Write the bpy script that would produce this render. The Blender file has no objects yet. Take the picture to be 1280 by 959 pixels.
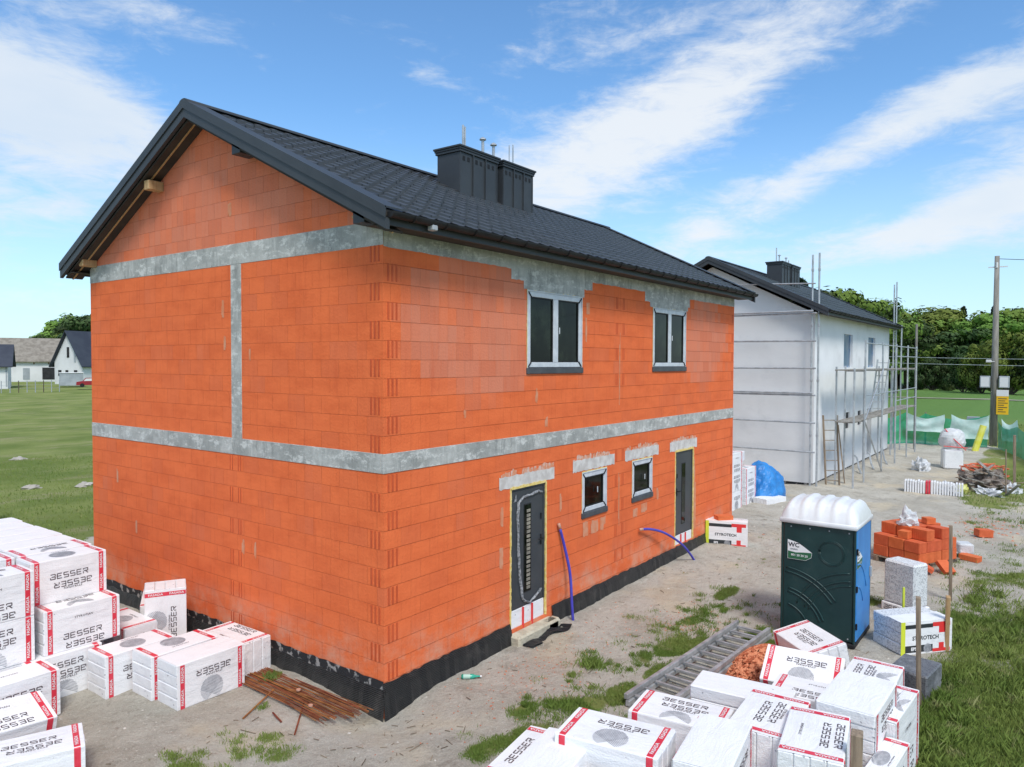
import bpy, math, random
from mathutils import Vector, Matrix, noise
random.seed(7)
R=math.radians; sc=bpy.context.scene; COL=sc.collection
def rnd(a,b): return random.uniform(a,b)
# ------------------------------------------------------------------ mesh helper
class MB:
    def __init__(s): s.v=[]; s.f=[]; s.m=[]; s.mi=0
    def poly(s,pts,mi=None):
        n=len(s.v); s.v.extend([tuple(p) for p in pts]); s.f.append(tuple(range(n,n+len(pts)))); s.m.append(s.mi if mi is None else mi)
    def raw(s,vs,fs,mi=None):
        n=len(s.v); s.v.extend([tuple(p) for p in vs])
        for f in fs: s.f.append(tuple(i+n for i in f)); s.m.append(s.mi if mi is None else mi)
    def box(s,x0,x1,y0,y1,z0,z1,b=0,mi=None,M=None):
        c=Vector(((x0+x1)/2,(y0+y1)/2,(z0+z1)/2)); h=Vector((abs(x1-x0)/2,abs(y1-y0)/2,abs(z1-z0)/2))
        s.cbox(c,h,b,mi,M)
    def cbox(s,c,h,b=0,mi=None,M=None):
        c=Vector(c); h=Vector(h)
        if b<=0:
            vs=[Vector((sx*h.x,sy*h.y,sz*h.z))+c for sx in(-1,1) for sy in(-1,1) for sz in(-1,1)]
            fs=[(0,1,3,2),(4,6,7,5),(0,4,5,1),(2,3,7,6),(0,2,6,4),(1,5,7,3)]
        else:
            b=min(b,h.x*.9,h.y*.9,h.z*.9); vs=[];idx={}
            for sx in(-1,1):
                for sy in(-1,1):
                    for sz in(-1,1):
                        for a in range(3):
                            p=[sx*(h.x-b),sy*(h.y-b),sz*(h.z-b)]
                            p[a]=(sx,sy,sz)[a]*h[a]
                            idx[(sx,sy,sz,a)]=len(vs); vs.append(Vector(p)+c)
            fs=[]
            for a in range(3):
                o=[i for i in range(3) if i!=a]
                for sg in(-1,1):
                    q=[]
                    for (u,w) in((-1,-1),(1,-1),(1,1),(-1,1)):
                        k=[0,0,0];k[a]=sg;k[o[0]]=u;k[o[1]]=w;q.append(idx[(*k,a)])
                    if (sg>0)==(a==1): q=q[::-1]
                    fs.append(tuple(q))
            for a in range(3):
                o=[i for i in range(3) if i!=a]
                for u in(-1,1):
                    for w in(-1,1):
                        k0=[0,0,0];k0[o[0]]=u;k0[o[1]]=w;k0[a]=-1;k1=list(k0);k1[a]=1
                        q=[idx[(*k0,o[0])],idx[(*k1,o[0])],idx[(*k1,o[1])],idx[(*k0,o[1])]]
                        n=(vs[q[1]]-vs[q[0]]).cross(vs[q[2]]-vs[q[1]]); d=Vector([0,0,0]);d[o[0]]=u;d[o[1]]=w
                        if n.dot(d)<0:q=q[::-1]
                        fs.append(tuple(q))
            for sx in(-1,1):
                for sy in(-1,1):
                    for sz in(-1,1):
                        q=[idx[(sx,sy,sz,a)] for a in range(3)]
                        if sx*sy*sz<0:q=q[::-1]
                        fs.append(tuple(q))
        if M is not None: vs=[M@v for v in vs]
        s.raw(vs,fs,mi)
    def tube(s,pts,r,n=8,mi=None,cap=True):
        pts=[Vector(p) for p in pts]; rs=r if isinstance(r,(list,tuple)) else [r]*len(pts); vs=[];fs=[]
        t0=(pts[1]-pts[0]).normalized(); u=t0.orthogonal().normalized()
        for i,p in enumerate(pts):
            t=(pts[min(i+1,len(pts)-1)]-pts[max(i-1,0)]).normalized()
            u=(u-t*u.dot(t)).normalized(); w=t.cross(u)
            for k in range(n):
                a=2*math.pi*k/n; vs.append(p+(u*math.cos(a)+w*math.sin(a))*rs[i])
        for i in range(len(pts)-1):
            for k in range(n):
                a=i*n+k;b=i*n+(k+1)%n; fs.append((a,b,b+n,a+n))
        if cap: fs.append(tuple(range(n-1,-1,-1))); fs.append(tuple(range(len(vs)-n,len(vs))))
        s.raw(vs,fs,mi)
    def bar(s,a,b,w,h=None,mi=None,bev=0):
        a=Vector(a);b=Vector(b);d=b-a;h=h or w
        z=d.normalized(); x=Vector((0,0,1)).cross(z)
        if x.length<1e-3:x=Vector((1,0,0))
        x.normalize(); y=z.cross(x)
        M=Matrix((x,y,z)).transposed().to_4x4(); M.translation=(a+b)/2
        s.cbox((0,0,0),(w/2,h/2,d.length/2),bev,mi,M)
    def transform(s,M): s.v=[tuple(M@Vector(p)) for p in s.v]; return s
    def add(s,o,M=None,mi=None):
        vs=o.v if M is None else [M@Vector(p) for p in o.v]; n=len(s.v); s.v.extend([tuple(p) for p in vs])
        for f,m in zip(o.f,o.m): s.f.append(tuple(i+n for i in f)); s.m.append(m if mi is None else mi)
    def mesh(s,name,mats,smooth=False):
        me=bpy.data.meshes.new(name); me.from_pydata(s.v,[],s.f)
        for m in (mats if isinstance(mats,(list,tuple)) else [mats]): me.materials.append(m)
        if any(s.m): me.polygons.foreach_set('material_index',s.m)
        if smooth: me.polygons.foreach_set('use_smooth',[True]*len(me.polygons))
        uv=me.uv_layers.new(name='UV'); co=me.vertices; data=[0.0]*(2*len(me.loops))
        for p in me.polygons:
            n=p.normal; ax,ay,az=abs(n.x),abs(n.y),abs(n.z)
            i,j=(0,1) if az>ax and az>ay else ((1,2) if ax>ay else (0,2))
            for li in p.loop_indices:
                c=co[me.loops[li].vertex_index].co; data[2*li]=c[i]; data[2*li+1]=c[j]
        uv.data.foreach_set('uv',data); me.update(); return me
def tag(o,label=None,cat=None,group=None,kind=None):
    if label:o['label']=label
    if cat:o['category']=cat
    if group:o['group']=group
    if kind:o['kind']=kind
    return o
def link(name,data,parent=None,M=None):
    o=bpy.data.objects.new(name,data); COL.objects.link(o)
    if parent:o.parent=parent
    if M is not None:o.matrix_local=M
    return o
def obj(name,mb,mats,parent=None,smooth=False): return link(name,mb.mesh(name,mats,smooth),parent)
def thing(name,label,cat,loc=(0,0,0),group=None,rz=0):
    o=link(name,None); o.location=loc; o.rotation_euler=(0,0,rz); return tag(o,label,cat,group)
def at(o,loc,rz=0): o.location=loc; o.rotation_euler=(0,0,rz); return o
def copy_tree(o,parent=None):
    c=o.copy(); COL.objects.link(c); c.parent=parent
    for ch in list(o.children): copy_tree(ch,c)
    return c
# ------------------------------------------------------------------ materials
def nodes(name):
    m=bpy.data.materials.new(name); m.use_nodes=True; nt=m.node_tree; b=nt.nodes['Principled BSDF']; return m,nt,b
class NT:
    def __init__(s,nt): s.nt=nt
    def n(s,t,**k):
        x=s.nt.nodes.new(t)
        for a,v in k.items(): setattr(x,a,v)
        return x
    def set(s,sock,v):
        if isinstance(v,bpy.types.NodeSocket): s.nt.links.new(v,sock)
        elif isinstance(v,bpy.types.Node): s.nt.links.new(v.outputs[0],sock)
        else:
            try: sock.default_value=v
            except Exception: sock.default_value=(*v,1) if len(v)==3 else v
    def math(s,op,a,b=0,c=None,clamp=False):
        x=s.n('ShaderNodeMath',operation=op,use_clamp=clamp); s.set(x.inputs[0],a); s.set(x.inputs[1],b)
        if c is not None:s.set(x.inputs[2],c)
        return x.outputs[0]
    def noise(s,vec,scale,detail=4,rough=.55,dist=0):
        x=s.n('ShaderNodeTexNoise'); s.set(x.inputs['Vector'],vec); x.inputs['Scale'].default_value=scale; x.inputs['Detail'].default_value=detail; x.inputs['Roughness'].default_value=rough; x.inputs['Distortion'].default_value=dist
        return x.outputs['Fac']
    def mapv(s,vec,sc=(1,1,1),loc=(0,0,0),rot=(0,0,0)):
        x=s.n('ShaderNodeMapping'); s.set(x.inputs[0],vec); x.inputs['Scale'].default_value=sc; x.inputs['Location'].default_value=loc; x.inputs['Rotation'].default_value=rot; return x.outputs[0]
    def ramp(s,f,a,b,lo=0,hi=1):
        x=s.n('ShaderNodeMapRange',clamp=True); x.interpolation_type='SMOOTHSTEP'; s.set(x.inputs[0],f); x.inputs[1].default_value=a; x.inputs[2].default_value=b; x.inputs[3].default_value=lo; x.inputs[4].default_value=hi; return x.outputs[0]
    def mix(s,f,a,b,mode='MIX'):
        x=s.n('ShaderNodeMix',data_type='RGBA',blend_type=mode); s.set(x.inputs[0],f); s.set(x.inputs[6],(*a,1) if isinstance(a,tuple) else a); s.set(x.inputs[7],(*b,1) if isinstance(b,tuple) else b); return x.outputs[2]
    def bump(s,h,strength,dist,nrm=None):
        x=s.n('ShaderNodeBump'); s.set(x.inputs['Height'],h); x.inputs['Strength'].default_value=strength; x.inputs['Distance'].default_value=dist
        if nrm is not None:s.set(x.inputs['Normal'],nrm)
        return x.outputs[0]
    def pos(s): return s.n('ShaderNodeTexCoord').outputs['Object']
    def uv(s): return s.n('ShaderNodeTexCoord').outputs['UV']
    def xyz(s,v):
        x=s.n('ShaderNodeSeparateXYZ'); s.set(x.inputs[0],v); return x.outputs
def M(name,c1,c2=None,scale=3,rough=.75,bump=0,bscale=None,metal=0,spec=.5,stretch=(1,1,1),detail=5,dirt=None,lo=.35,hi=.65,rand=0):
    m,nt,b=nodes(name); t=NT(nt); p=t.mapv(t.pos(),stretch)
    c=(*c1,1)
    if c2 is not None: c=t.mix(t.ramp(t.noise(p,scale,detail),lo,hi),c1,c2)
    if dirt: c=t.mix(t.ramp(t.noise(t.pos(),dirt[1],6,.7),dirt[2],dirt[3],0,dirt[4]),c if not isinstance(c,tuple) else c[:3],dirt[0])
    if rand:
        oi=t.n('ShaderNodeObjectInfo'); h=t.n('ShaderNodeHueSaturation'); t.set(h.inputs['Color'],c)
        t.set(h.inputs['Value'],t.math('MULTIPLY_ADD',oi.outputs['Random'],rand,1-rand/2)); t.set(h.inputs['Hue'],t.math('MULTIPLY_ADD',oi.outputs['Random'],rand*.08,.5-rand*.04)); c=h.outputs[0]
    t.set(b.inputs['Base Color'],c); b.inputs['Roughness'].default_value=rough; b.inputs['Metallic'].default_value=metal; b.inputs['Specular IOR Level'].default_value=spec
    if bump: t.set(b.inputs['Normal'],t.bump(t.noise(p,bscale or scale*6,6,.6),1,bump))
    return m
mt={}
def brick_mat(name,pink_all=False,row0=0):
    m,nt,b=nodes(name); t=NT(nt); uv=t.uv(); x,y,_=t.xyz(uv)
    br=t.n('ShaderNodeTexBrick',offset=.5); t.set(br.inputs['Vector'],t.mapv(uv,(1,1,1),(0.06,row0,0)))
    for k,v in(('Scale',1),('Mortar Size',.003),('Mortar Smooth',.6),('Bias',0),('Brick Width',.375),('Row Height',.25)): br.inputs[k].default_value=v
    t.set(br.inputs['Color1'],(.79,.140,.038,1)); t.set(br.inputs['Color2'],(.75,.122,.032,1)); t.set(br.inputs['Mortar'],(.60,.092,.026,1))
    lines=t.math('LESS_THAN',t.math('FRACT',t.math('DIVIDE',t.math('ADD',y,row0+.003),.25)),.03)
    fade=t.ramp(t.noise(t.mapv(uv,(1.2,3,1)),1.1,4,.6),.4,.65)
    c=t.mix(t.ramp(t.noise(t.mapv(uv,(1,2.2,1)),1.3,5,.65),.35,.7),(.84,.178,.056),(.72,.138,.042))
    c=t.mix(t.math('MULTIPLY',br.outputs['Fac'],t.math('MULTIPLY_ADD',fade,.26,.06)),c,(.56,.10,.034))
    c=t.mix(t.math('MULTIPLY',lines,t.math('MULTIPLY_ADD',fade,.3,.04)),c,(.44,.075,.028))
    br2=t.n('ShaderNodeTexBrick',offset=.5); t.set(br2.inputs['Vector'],t.mapv(uv,(1,1,1),(0.06,row0,0)))
    for k,v in(('Scale',1),('Mortar Size',0),('Bias',-.2),('Brick Width',.375),('Row Height',.25)): br2.inputs[k].default_value=v
    t.set(br2.inputs['Color1'],(0,0,0,1)); t.set(br2.inputs['Color2'],(1,1,1,1))
    cell=t.xyz(br2.outputs['Color'])[0]
    # paler, pinkish weathering: gable triangle plus big soft patches
    yrow=t.math('FLOOR',t.math('DIVIDE',t.math('ADD',y,row0),.25)); par=t.math('MULTIPLY',t.math('MODULO',t.math('ABSOLUTE',yrow),2),.1875)
    xc=t.math('ADD',t.math('MULTIPLY',t.math('FLOOR',t.math('DIVIDE',t.math('ADD',t.math('ADD',x,.06),par),.375)),.375),.1)
    yc=t.math('ADD',t.math('MULTIPLY',yrow,.25),.12); cv=t.n('ShaderNodeCombineXYZ'); t.set(cv.inputs[0],xc); t.set(cv.inputs[1],yc)
    w=t.noise(t.mapv(cv.outputs[0],(1,1.4,1)),.9,3); xo,yo=x,y; x,y=xc,yc
    gable=t.ramp(y,5.9,6.2)
    dx=t.math('DIVIDE',t.math('SUBTRACT',x,2.1),1.9); dy=t.math('DIVIDE',t.math('SUBTRACT',y,4.75),1.15)
    blob=t.ramp(t.math('ADD',t.math('POWER',t.math('ABSOLUTE',dx),2),t.math('POWER',t.math('ABSOLUTE',dy),2)),.5,1.3,1,0)
    dx2=t.math('DIVIDE',t.math('SUBTRACT',x,10.8),1.6)
    blob2=t.ramp(t.math('ADD',t.math('POWER',t.math('ABSOLUTE',dx2),2),t.math('POWER',t.math('ABSOLUTE',dy),2)),.5,1.3,1,0)
    x,y=xo,yo
    base=gable if pink_all else t.math('MAXIMUM',blob,blob2)
    pk=t.math('ADD',t.math('MULTIPLY',base,.6),t.math('MULTIPLY',t.math('SUBTRACT',w,.5),1.2))
    pk=t.math('ADD',pk,t.math('MULTIPLY',cell,.32))
    c=t.mix(t.ramp(pk,.22,.8,0,.9),c,t.mix(cell,(.70,.24,.145),(.58,.235,.16)))
    st=t.noise(t.mapv(uv,(70,1.5,1)),1,3)
    cellv=t.math('MULTIPLY',t.ramp(cell,.3,.95),.6); c=t.mix(cellv,c,(.68,.15,.06)); c=t.mix(t.ramp(st,.35,.75,0,.22),c,(.86,.19,.055))
    st2=t.noise(t.mapv(uv,(9,.8,1)),1,5,.7)
    c=t.mix(t.ramp(st2,.5,.8,0,.45),c,(.55,.09,.03))
    # salt bloom near the plinth and scattered scuffs
    foot=t.math('MULTIPLY',t.ramp(y,.1,.75,1,0),t.ramp(t.noise(uv,1.6,6,.7),.38,.75))
    c=t.mix(t.math('MULTIPLY',foot,.75),c,(.66,.42,.3))
    sc2=t.ramp(t.noise(t.mapv(uv,(1.6,.7,1)),2.1,8,.75),.66,.74,0,.45); c=t.mix(sc2,c,(.6,.36,.27))
    # the ends of the drip stains below the roof
    t.set(b.inputs['Base Color'],c); b.inputs['Roughness'].default_value=.85; b.inputs['Specular IOR Level'].default_value=.25
    rib=t.math('SINE',t.math('MULTIPLY',x,2*math.pi/.025))
    h=t.math('ADD',t.math('MULTIPLY',br.outputs['Fac'],-.6),t.math('ADD',t.math('MULTIPLY',rib,.1),t.math('MULTIPLY',t.noise(uv,30,5),.8)))
    h=t.math('ADD',h,t.math('MULTIPLY',lines,-.45)); t.set(b.inputs['Normal'],t.bump(h,1,.008)); return m
mt['brick']=brick_mat('brick_blocks'); mt['brick_g']=brick_mat('brick_blocks_gable',True)
mt['groove']=M('groove_shade',(.50,.075,.018),(.58,.095,.025),4)
def concrete_mat():
    m,nt,b=nodes('concrete'); t=NT(nt); uv=t.uv()
    c=t.mix(t.ramp(t.noise(uv,1.3,6,.7),.35,.68),(.30,.305,.29),(.50,.50,.475))
    c=t.mix(t.ramp(t.noise(t.mapv(uv,(1,2,1)),3.3,9,.8),.5,.6,0,.7),c,(.7,.7,.67))
    c=t.mix(t.ramp(t.noise(t.mapv(uv,(5,1.2,1)),1.2,8,.8),.5,.66,0,.7),c,(.2,.205,.195))
    c=t.mix(t.ramp(t.noise(t.mapv(uv,(3,.5,1)),1.7,7,.75),.52,.7,0,.75),c,(.58,.58,.55))
    c=t.mix(t.ramp(t.noise(uv,38,3),.68,.73,0,.8),c,(.07,.07,.07))
    t.set(b.inputs['Base Color'],c); b.inputs['Roughness'].default_value=.9
    t.set(b.inputs['Normal'],t.bump(t.noise(uv,14,8,.7),.9,.01)); return m
mt['concrete']=concrete_mat()
mt['plaster']=M('pale_lintel',(.52,.48,.45),(.68,.65,.62),6,.9,.004)
mt['smear']=M('mortar_smear',(.64,.3,.18),(.66,.22,.1),7,.9,.002)
mt['smear2']=M('pale_mortar_smear',(.66,.46,.38),(.66,.26,.14),11,.9,.002,lo=.4,hi=.58)
mt['foam']=M('pu_foam',(.75,.55,.13),(.85,.68,.3),14,.8,.01)
def roof_mat():
    m,nt,b=nodes('graphite_tile'); t=NT(nt); uv=t.uv()
    br=t.n('ShaderNodeTexBrick',offset=.5); t.set(br.inputs['Vector'],t.mapv(uv,(1,1,1),(.1,.42,0)))
    for k,v in(('Scale',1),('Mortar Size',.012),('Mortar Smooth',.3),('Bias',0),('Brick Width',.33),('Row Height',.2519)): br.inputs[k].default_value=v
    t.set(br.inputs['Color1'],(.038,.041,.046,1)); t.set(br.inputs['Color2'],(.047,.05,.056,1)); t.set(br.inputs['Mortar'],(.008,.008,.01,1))  # dark mortar colour paints joints and the shade under each row step
    c=t.mix(t.ramp(t.noise(t.pos(),.7,6,.7),.5,.8,0,.5),br.outputs['Color'],(.085,.088,.092))
    t.set(b.inputs['Base Color'],c); b.inputs['Roughness'].default_value=.47; b.inputs['Specular IOR Level'].default_value=.6
    t.set(b.inputs['Normal'],t.bump(t.math('MULTIPLY',br.outputs['Fac'],-1),1,.02)); return m
mt['roof']=roof_mat()
mt['trim']=M('graphite_sheet',(.038,.043,.05),(.047,.053,.06),1.5,.5,.0015,3,0,.4)
mt['black']=M('black_plastic',(.012,.012,.013),(.02,.02,.022),5,.6,spec=.3)
mt['tape']=M('dark_tape',(.05,.055,.065),(.075,.08,.09),5,.5,.003)
mt['soffit']=M('dark_board',(.03,.025,.022),(.05,.04,.032),3,.8)
mt['wood']=M('raw_timber',(.42,.25,.11),(.52,.34,.17),3,.8,.003,30,stretch=(12,12,1))
mt['oldwood']=M('weathered_timber',(.20,.15,.105),(.34,.26,.185),3,.85,.004,25,stretch=(9,9,.8))
mt['greywood']=M('grey_boards',(.2,.185,.16),(.34,.32,.29),2,.85,.003,15,stretch=(1,9,9))
mt['frame']=M('window_frame',(.52,.55,.6),(.63,.66,.7),6,.4)
mt['glass']=None
def glass():
    m,nt,b=nodes('window_glass'); t=NT(nt)
    t.set(b.inputs['Base Color'],t.mix(t.ramp(t.noise(t.pos(),1.7,6,.65),.42,.7),(.004,.006,.005),(.02,.028,.018))); b.inputs['Roughness'].default_value=.05; b.inputs['Specular IOR Level'].default_value=.16; return m  # dark room and faint green reflections put into the glass colour
mt['glass']=glass()
mt['door']=M('anthracite_door',(.04,.046,.054),(.05,.056,.064),2,.45,.0008)
mt['film']=M('crumpled_film',(.10,.11,.12),(.42,.42,.44),22,.3,.01)
mt['chrome']=M('steel',(.5,.5,.5),None,3,.3,metal=1)
mt['galv']=M('galvanised_tube',(.42,.44,.46),(.56,.58,.6),4,.45,.001,metal=.55)
mt['alu']=M('ladder_metal',(.33,.335,.34),(.52,.52,.52),6,.5,.002,metal=.5)
mt['rust']=M('rusty_steel',(.2,.062,.022),(.34,.12,.042),7,.85,.003,60,metal=.2,stretch=(1,1,1),rand=.5)
mt['pipe']=M('blue_conduit',(.055,.05,.4),(.07,.07,.5),3,.4)
mt['pipeend']=M('faded_conduit_end',(.5,.26,.17),(.6,.36,.27),8,.6)
def membrane():
    m,nt,b=nodes('dimpled_membrane'); t=NT(nt); uv=t.uv(); x,y,_=t.xyz(uv)
    s1=t.math('SINE',t.math('MULTIPLY',t.math('ADD',x,y),2*math.pi/.045)); s2=t.math('SINE',t.math('MULTIPLY',t.math('SUBTRACT',x,y),2*math.pi/.045))
    d=t.math('MULTIPLY',s1,s2)
    c=t.mix(t.ramp(d,.25,.8),(.009,.009,.01),(.045,.046,.048))
    c=t.mix(t.ramp(t.noise(t.pos(),3,6,.7),.52,.75,0,.55),c,(.12,.11,.1))
    t.set(b.inputs['Base Color'],c); b.inputs['Roughness'].default_value=.38
    t.set(b.inputs['Normal'],t.bump(d,1,.012)); return m
mt['membrane']=membrane()
mt['bitumen']=M('bitumen_render',(.02,.02,.022),(.34,.32,.3),7,.8,.01,lo=.52,hi=.6)
def eps_mat(name,base=(.80,.80,.81),dots=.12,dark=(.3,.3,.32)):
    m,nt,b=nodes(name); t=NT(nt); p=t.pos()
    v=t.n('ShaderNodeTexVoronoi'); t.set(v.inputs['Vector'],p); v.inputs['Scale'].default_value=55
    c=t.mix(t.ramp(v.outputs['Distance'],.25,.6,0,.35),base,tuple(k*.9 for k in base))
    rr=t.xyz(v.outputs['Color'])[0]
    c=t.mix(t.math('MULTIPLY',t.math('LESS_THAN',rr,dots),.8),c,dark)
    c=t.mix(t.ramp(t.noise(p,2.2,5,.65),.45,.8,0,.5),c,(.6,.6,.63))
    c=t.mix(t.ramp(t.noise(p,9,6,.7),.66,.76,0,.5),c,(.42,.4,.37))
    t.set(b.inputs['Base Color'],c); b.inputs['Roughness'].default_value=.55
    t.set(b.inputs['Subsurface Weight'] if 'Subsurface Weight' in b.inputs else b.inputs[0],0.0) if False else None
    w=t.noise(t.mapv(p,(1.5,5,5)),1.7,4,.6,.8)
    t.set(b.inputs['Normal'],t.bump(v.outputs['Distance'],.5,.004,t.bump(w,.7,.02))); return m
mt['eps']=eps_mat('polystyrene',(.84,.84,.85),dots=.004)
mt['wrap']=eps_mat('foil_wrap',(.86,.86,.87),.0)
mt['epsgrey']=eps_mat('speckled_polystyrene',(.74,.75,.76),.3,(.42,.43,.45))
mt['darkeps']=eps_mat('graphite_polystyrene',(.14,.145,.155),.25,(.07,.07,.08))
mt['red']=M('red_print',(.66,.028,.055),(.74,.05,.085),10,.4,.002)
mt['ink']=M('dark_print',(.075,.06,.068),(.13,.10,.11),9,.5)
mt['hatch']=M('grey_print',(.30,.31,.34),(.46,.47,.5),14,.5)
mt['white']=M('white_print',(.8,.8,.8),(.75,.75,.76),5,.5)
mt['yellow']=M('yellow_print',(.66,.72,.05),None,5,.5)
mt['blackprint']=M('black_print',(.03,.035,.04),None,5,.5)
mt['hotred']=M('bright_red_print',(.75,.04,.04),None,5,.5)
mt['block']=M('clay_block',(.6,.125,.04),(.70,.16,.055),5,.85,.004,rand=.12)
mt['render']=M('white_base_coat',(.76,.77,.78),(.82,.83,.84),.6,.9,.004,8,dirt=((.5,.5,.5),.5,.5,.8,.6))
mt['render_shade']=M('shaded_base_coat',(.70,.70,.70),(.77,.77,.77),.5,.9,.004,8,stretch=(1,1,1.6),dirt=((.52,.53,.54),.6,.5,.8,.6))  # white base coat with the gable's shade greyed into its colour
mt['tdark']=M('toilet_green',(.004,.030,.031),(.009,.042,.042),2.5,.45,.002,6,dirt=((.07,.075,.065),5,.55,.85,.5))
mt['tblue']=M('toilet_blue',(.03,.21,.55),(.045,.26,.62),2.5,.45,.002,6,dirt=((.25,.27,.28),4,.6,.85,.45))
mt['troof']=M('toilet_roof',(.78,.79,.8),(.7,.71,.73),3,.35,.002)
mt['lgreen']=M('label_green',(.02,.12,.05),None,3,.5)
mt['tarp']=M('blue_tarp',(.015,.16,.46),(.03,.24,.62),3,.45,.02,6)
mt['bottle']=M('green_glass',(.03,.3,.2),(.05,.42,.3),8,.15)
mt['stone']=M('gravel_stone',(.36,.33,.29),(.58,.54,.48),1.2,.9,rand=0)
mt['chip']=M('brick_chip',(.45,.16,.09),(.58,.27,.17),1.1,.9)
mt['rubble']=M('brick_rubble',(.40,.10,.04),(.68,.27,.14),14,.9,lo=.42,hi=.58)
mt['rag']=M('crumpled_plastic',(.6,.62,.64),(.75,.76,.78),5,.4,.03)
mt['ragy']=M('yellow_wrapper',(.62,.62,.12),(.7,.72,.3),5,.5,.03)
mt['ragr']=M('orange_mesh',(.62,.1,.04),(.75,.2,.09),8,.7,.02)
mt['bark']=M('bark',(.07,.052,.038),(.12,.095,.07),6,.9,.02,stretch=(3,3,.5))
mt['yboard']=M('yellow_board',(.85,.5,.01),(.8,.45,.01),2,.5)
mt['roadpole']=M('concrete_pole',(.2,.185,.165),(.3,.28,.25),3,.9,.004,stretch=(3,3,.4))
mt['housewhite']=M('far_render',(.66,.66,.67),(.75,.75,.76),.3,.9)
mt['asbestos']=M('old_grey_roof',(.20,.175,.145),(.29,.26,.22),.6,.9,.02,stretch=(2,2,2))
mt['navy']=M('dark_blue_roof',(.03,.036,.055),(.042,.05,.07),.6,.7)
mt['dark']=M('dark_opening',(.015,.015,.017),(.03,.03,.032),1,.8)  # near-black colour stands for the unlit insides of rooms and openings
mt['carred']=M('red_paint',(.3,.02,.03),None,1,.3)
mt['greymetal']=M('grey_sheet',(.3,.33,.36),(.4,.43,.46),.8,.6)
def leaf_mat(name,a,b,c,rand=.5):
    m,nt,bs=nodes(name); t=NT(nt); p=t.pos(); f=t.noise(p,.55,3)
    col=t.mix(t.ramp(f,.38,.62),a,b); col=t.mix(t.ramp(t.noise(p,3,3),.55,.7,0,.7),col,c)
    oi=t.n('ShaderNodeObjectInfo'); h=t.n('ShaderNodeHueSaturation'); t.set(h.inputs['Color'],col)
    t.set(h.inputs['Value'],t.math('MULTIPLY_ADD',oi.outputs['Random'],rand,1-rand/2)); t.set(h.inputs['Hue'],t.math('MULTIPLY_ADD',oi.outputs['Random'],.05,.475))
    t.set(bs.inputs['Base Color'],h.outputs[0]); bs.inputs['Roughness'].default_value=.7; bs.inputs['Specular IOR Level'].default_value=.2
    return m
mt['leaf']=leaf_mat('spring_leaves',(.105,.165,.026),(.16,.23,.042),(.23,.30,.07))
mt['leafd']=leaf_mat('dark_leaves',(.036,.06,.02),(.06,.092,.028),(.09,.13,.038))
mt['conifer']=leaf_mat('conifer_needles',(.024,.042,.022),(.04,.065,.03),(.06,.09,.04))
mt['grassm']=leaf_mat('grass_blades',(.14,.205,.04),(.215,.265,.065),(.36,.33,.16),0)
def net_mat():
    m,nt,b=nodes('green_netting'); t=NT(nt); x,y,_=t.xyz(t.uv())
    c=t.mix(t.ramp(t.noise(t.pos(),1.3,4),.4,.6),(.0,.28,.13),(.03,.42,.25)); t.set(b.inputs['Base Color'],c); b.inputs['Roughness'].default_value=.6
    b.inputs['Alpha'].default_value=.78; return m
mt['net']=net_mat()
mt['sheet']=M('pale_sheeting',(.38,.56,.52),(.55,.7,.67),1.5,.5,.02,5)

# ------------------------------------------------------------------ ground
def sst(a,b,x):
    t=max(0,min(1,(x-a)/(b-a))); return t*t*(3-2*t)
def nz(x,y,s,o=0): return noise.noise(Vector((x*s,y*s,o)))
TUFTS=[(1.7,-2.05,.42,.25),(1.42,-1.8,.2,.2),(.95,-1.5,.3,.2),(2.82,-1.47,.18,.15),(3.4,-1.95,.42,.2),(4.25,-2.15,.45,.22),(5.85,-1.9,.55,.2),(3.3,-2.4,.5,.18),(4.6,-2.45,.5,.15),(7.2,-1.8,.6,.14),(-1.9,.85,.35,.28),(-1.62,.15,.28,.22),(-2.35,.75,.35,.22),(-1.4,.55,.2,.2),(.05,-1.75,.4,.25),(5.7,-3.1,.5,.2),(5.2,-3.5,.35,.3),(-.35,2.0,.16,.12),(2.3,-2.3,.4,.2),(.5,-1.95,.5,.2),(8.6,-3.9,.8,.5)]
def gz(x,y):
    z=-.33+.03*nz(x,y,.9)+.022*nz(x,y,3.1,5)
    if -4.9<y<-.4 and x>1: z-=.03*(math.exp(-((y+3.0+.5*math.sin(x*.3))/.16)**2)+math.exp(-((y+1.5+.5*math.sin(x*.3))/.16)**2))*sst(5,9,x)
    d=math.hypot(x,y); z-=.15*math.exp(-(d/.7)**2)
    z+=.05*math.exp(-((x-.9)**2+(y+.75)**2)/.16)
    if x>0: z+=.08*sst(4,12,x)*math.exp(-abs(y)/1.5)
    z+=.12*sst(9,20,y)*nz(x,y,.25,3)+.10*sst(-6,-8,y)*abs(nz(x,y,.8,3))
    r=math.hypot(x,y)
    if r>60: z+= .6*sst(60,160,r)*nz(x,y,.015,9)
    return z
def grassy(x,y):
    n=nz(x,y,.55,1)*.5+nz(x,y,1.9,2)*.35
    g=0
    g=max(g,sst(-.6,.8,(y-12.6)*.6+n*1.4))
    if x>41: g=max(g,sst(41,42.5,x+n))
    if y<-3.9:
        edge=-5.45 if x<11 else (-5.45-(x-11)*.25 if x<16 else -6.6+sst(16,24,x)*2.6)
        k=sst(-.25,.35,(edge-y)+n*.5)
        dens=1 if x<7 else (1-.68*sst(7,11,x) if x<19 else .32+.6*sst(19,23,x))
        g=max(g,k*max(0,min(1,dens+n*1.25-.05)))
    for a,b,rx,ry in TUFTS:
        d=((x-a)/rx)**2+((y-b)/ry)**2
        g=max(g,.9*sst(1.6,-.2,d-n*3.2+.35*nz(x,y,6,2)))
    if -14<x<-4 and y<10: g=max(g,sst(-5,-7,x+n))
    return g
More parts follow.
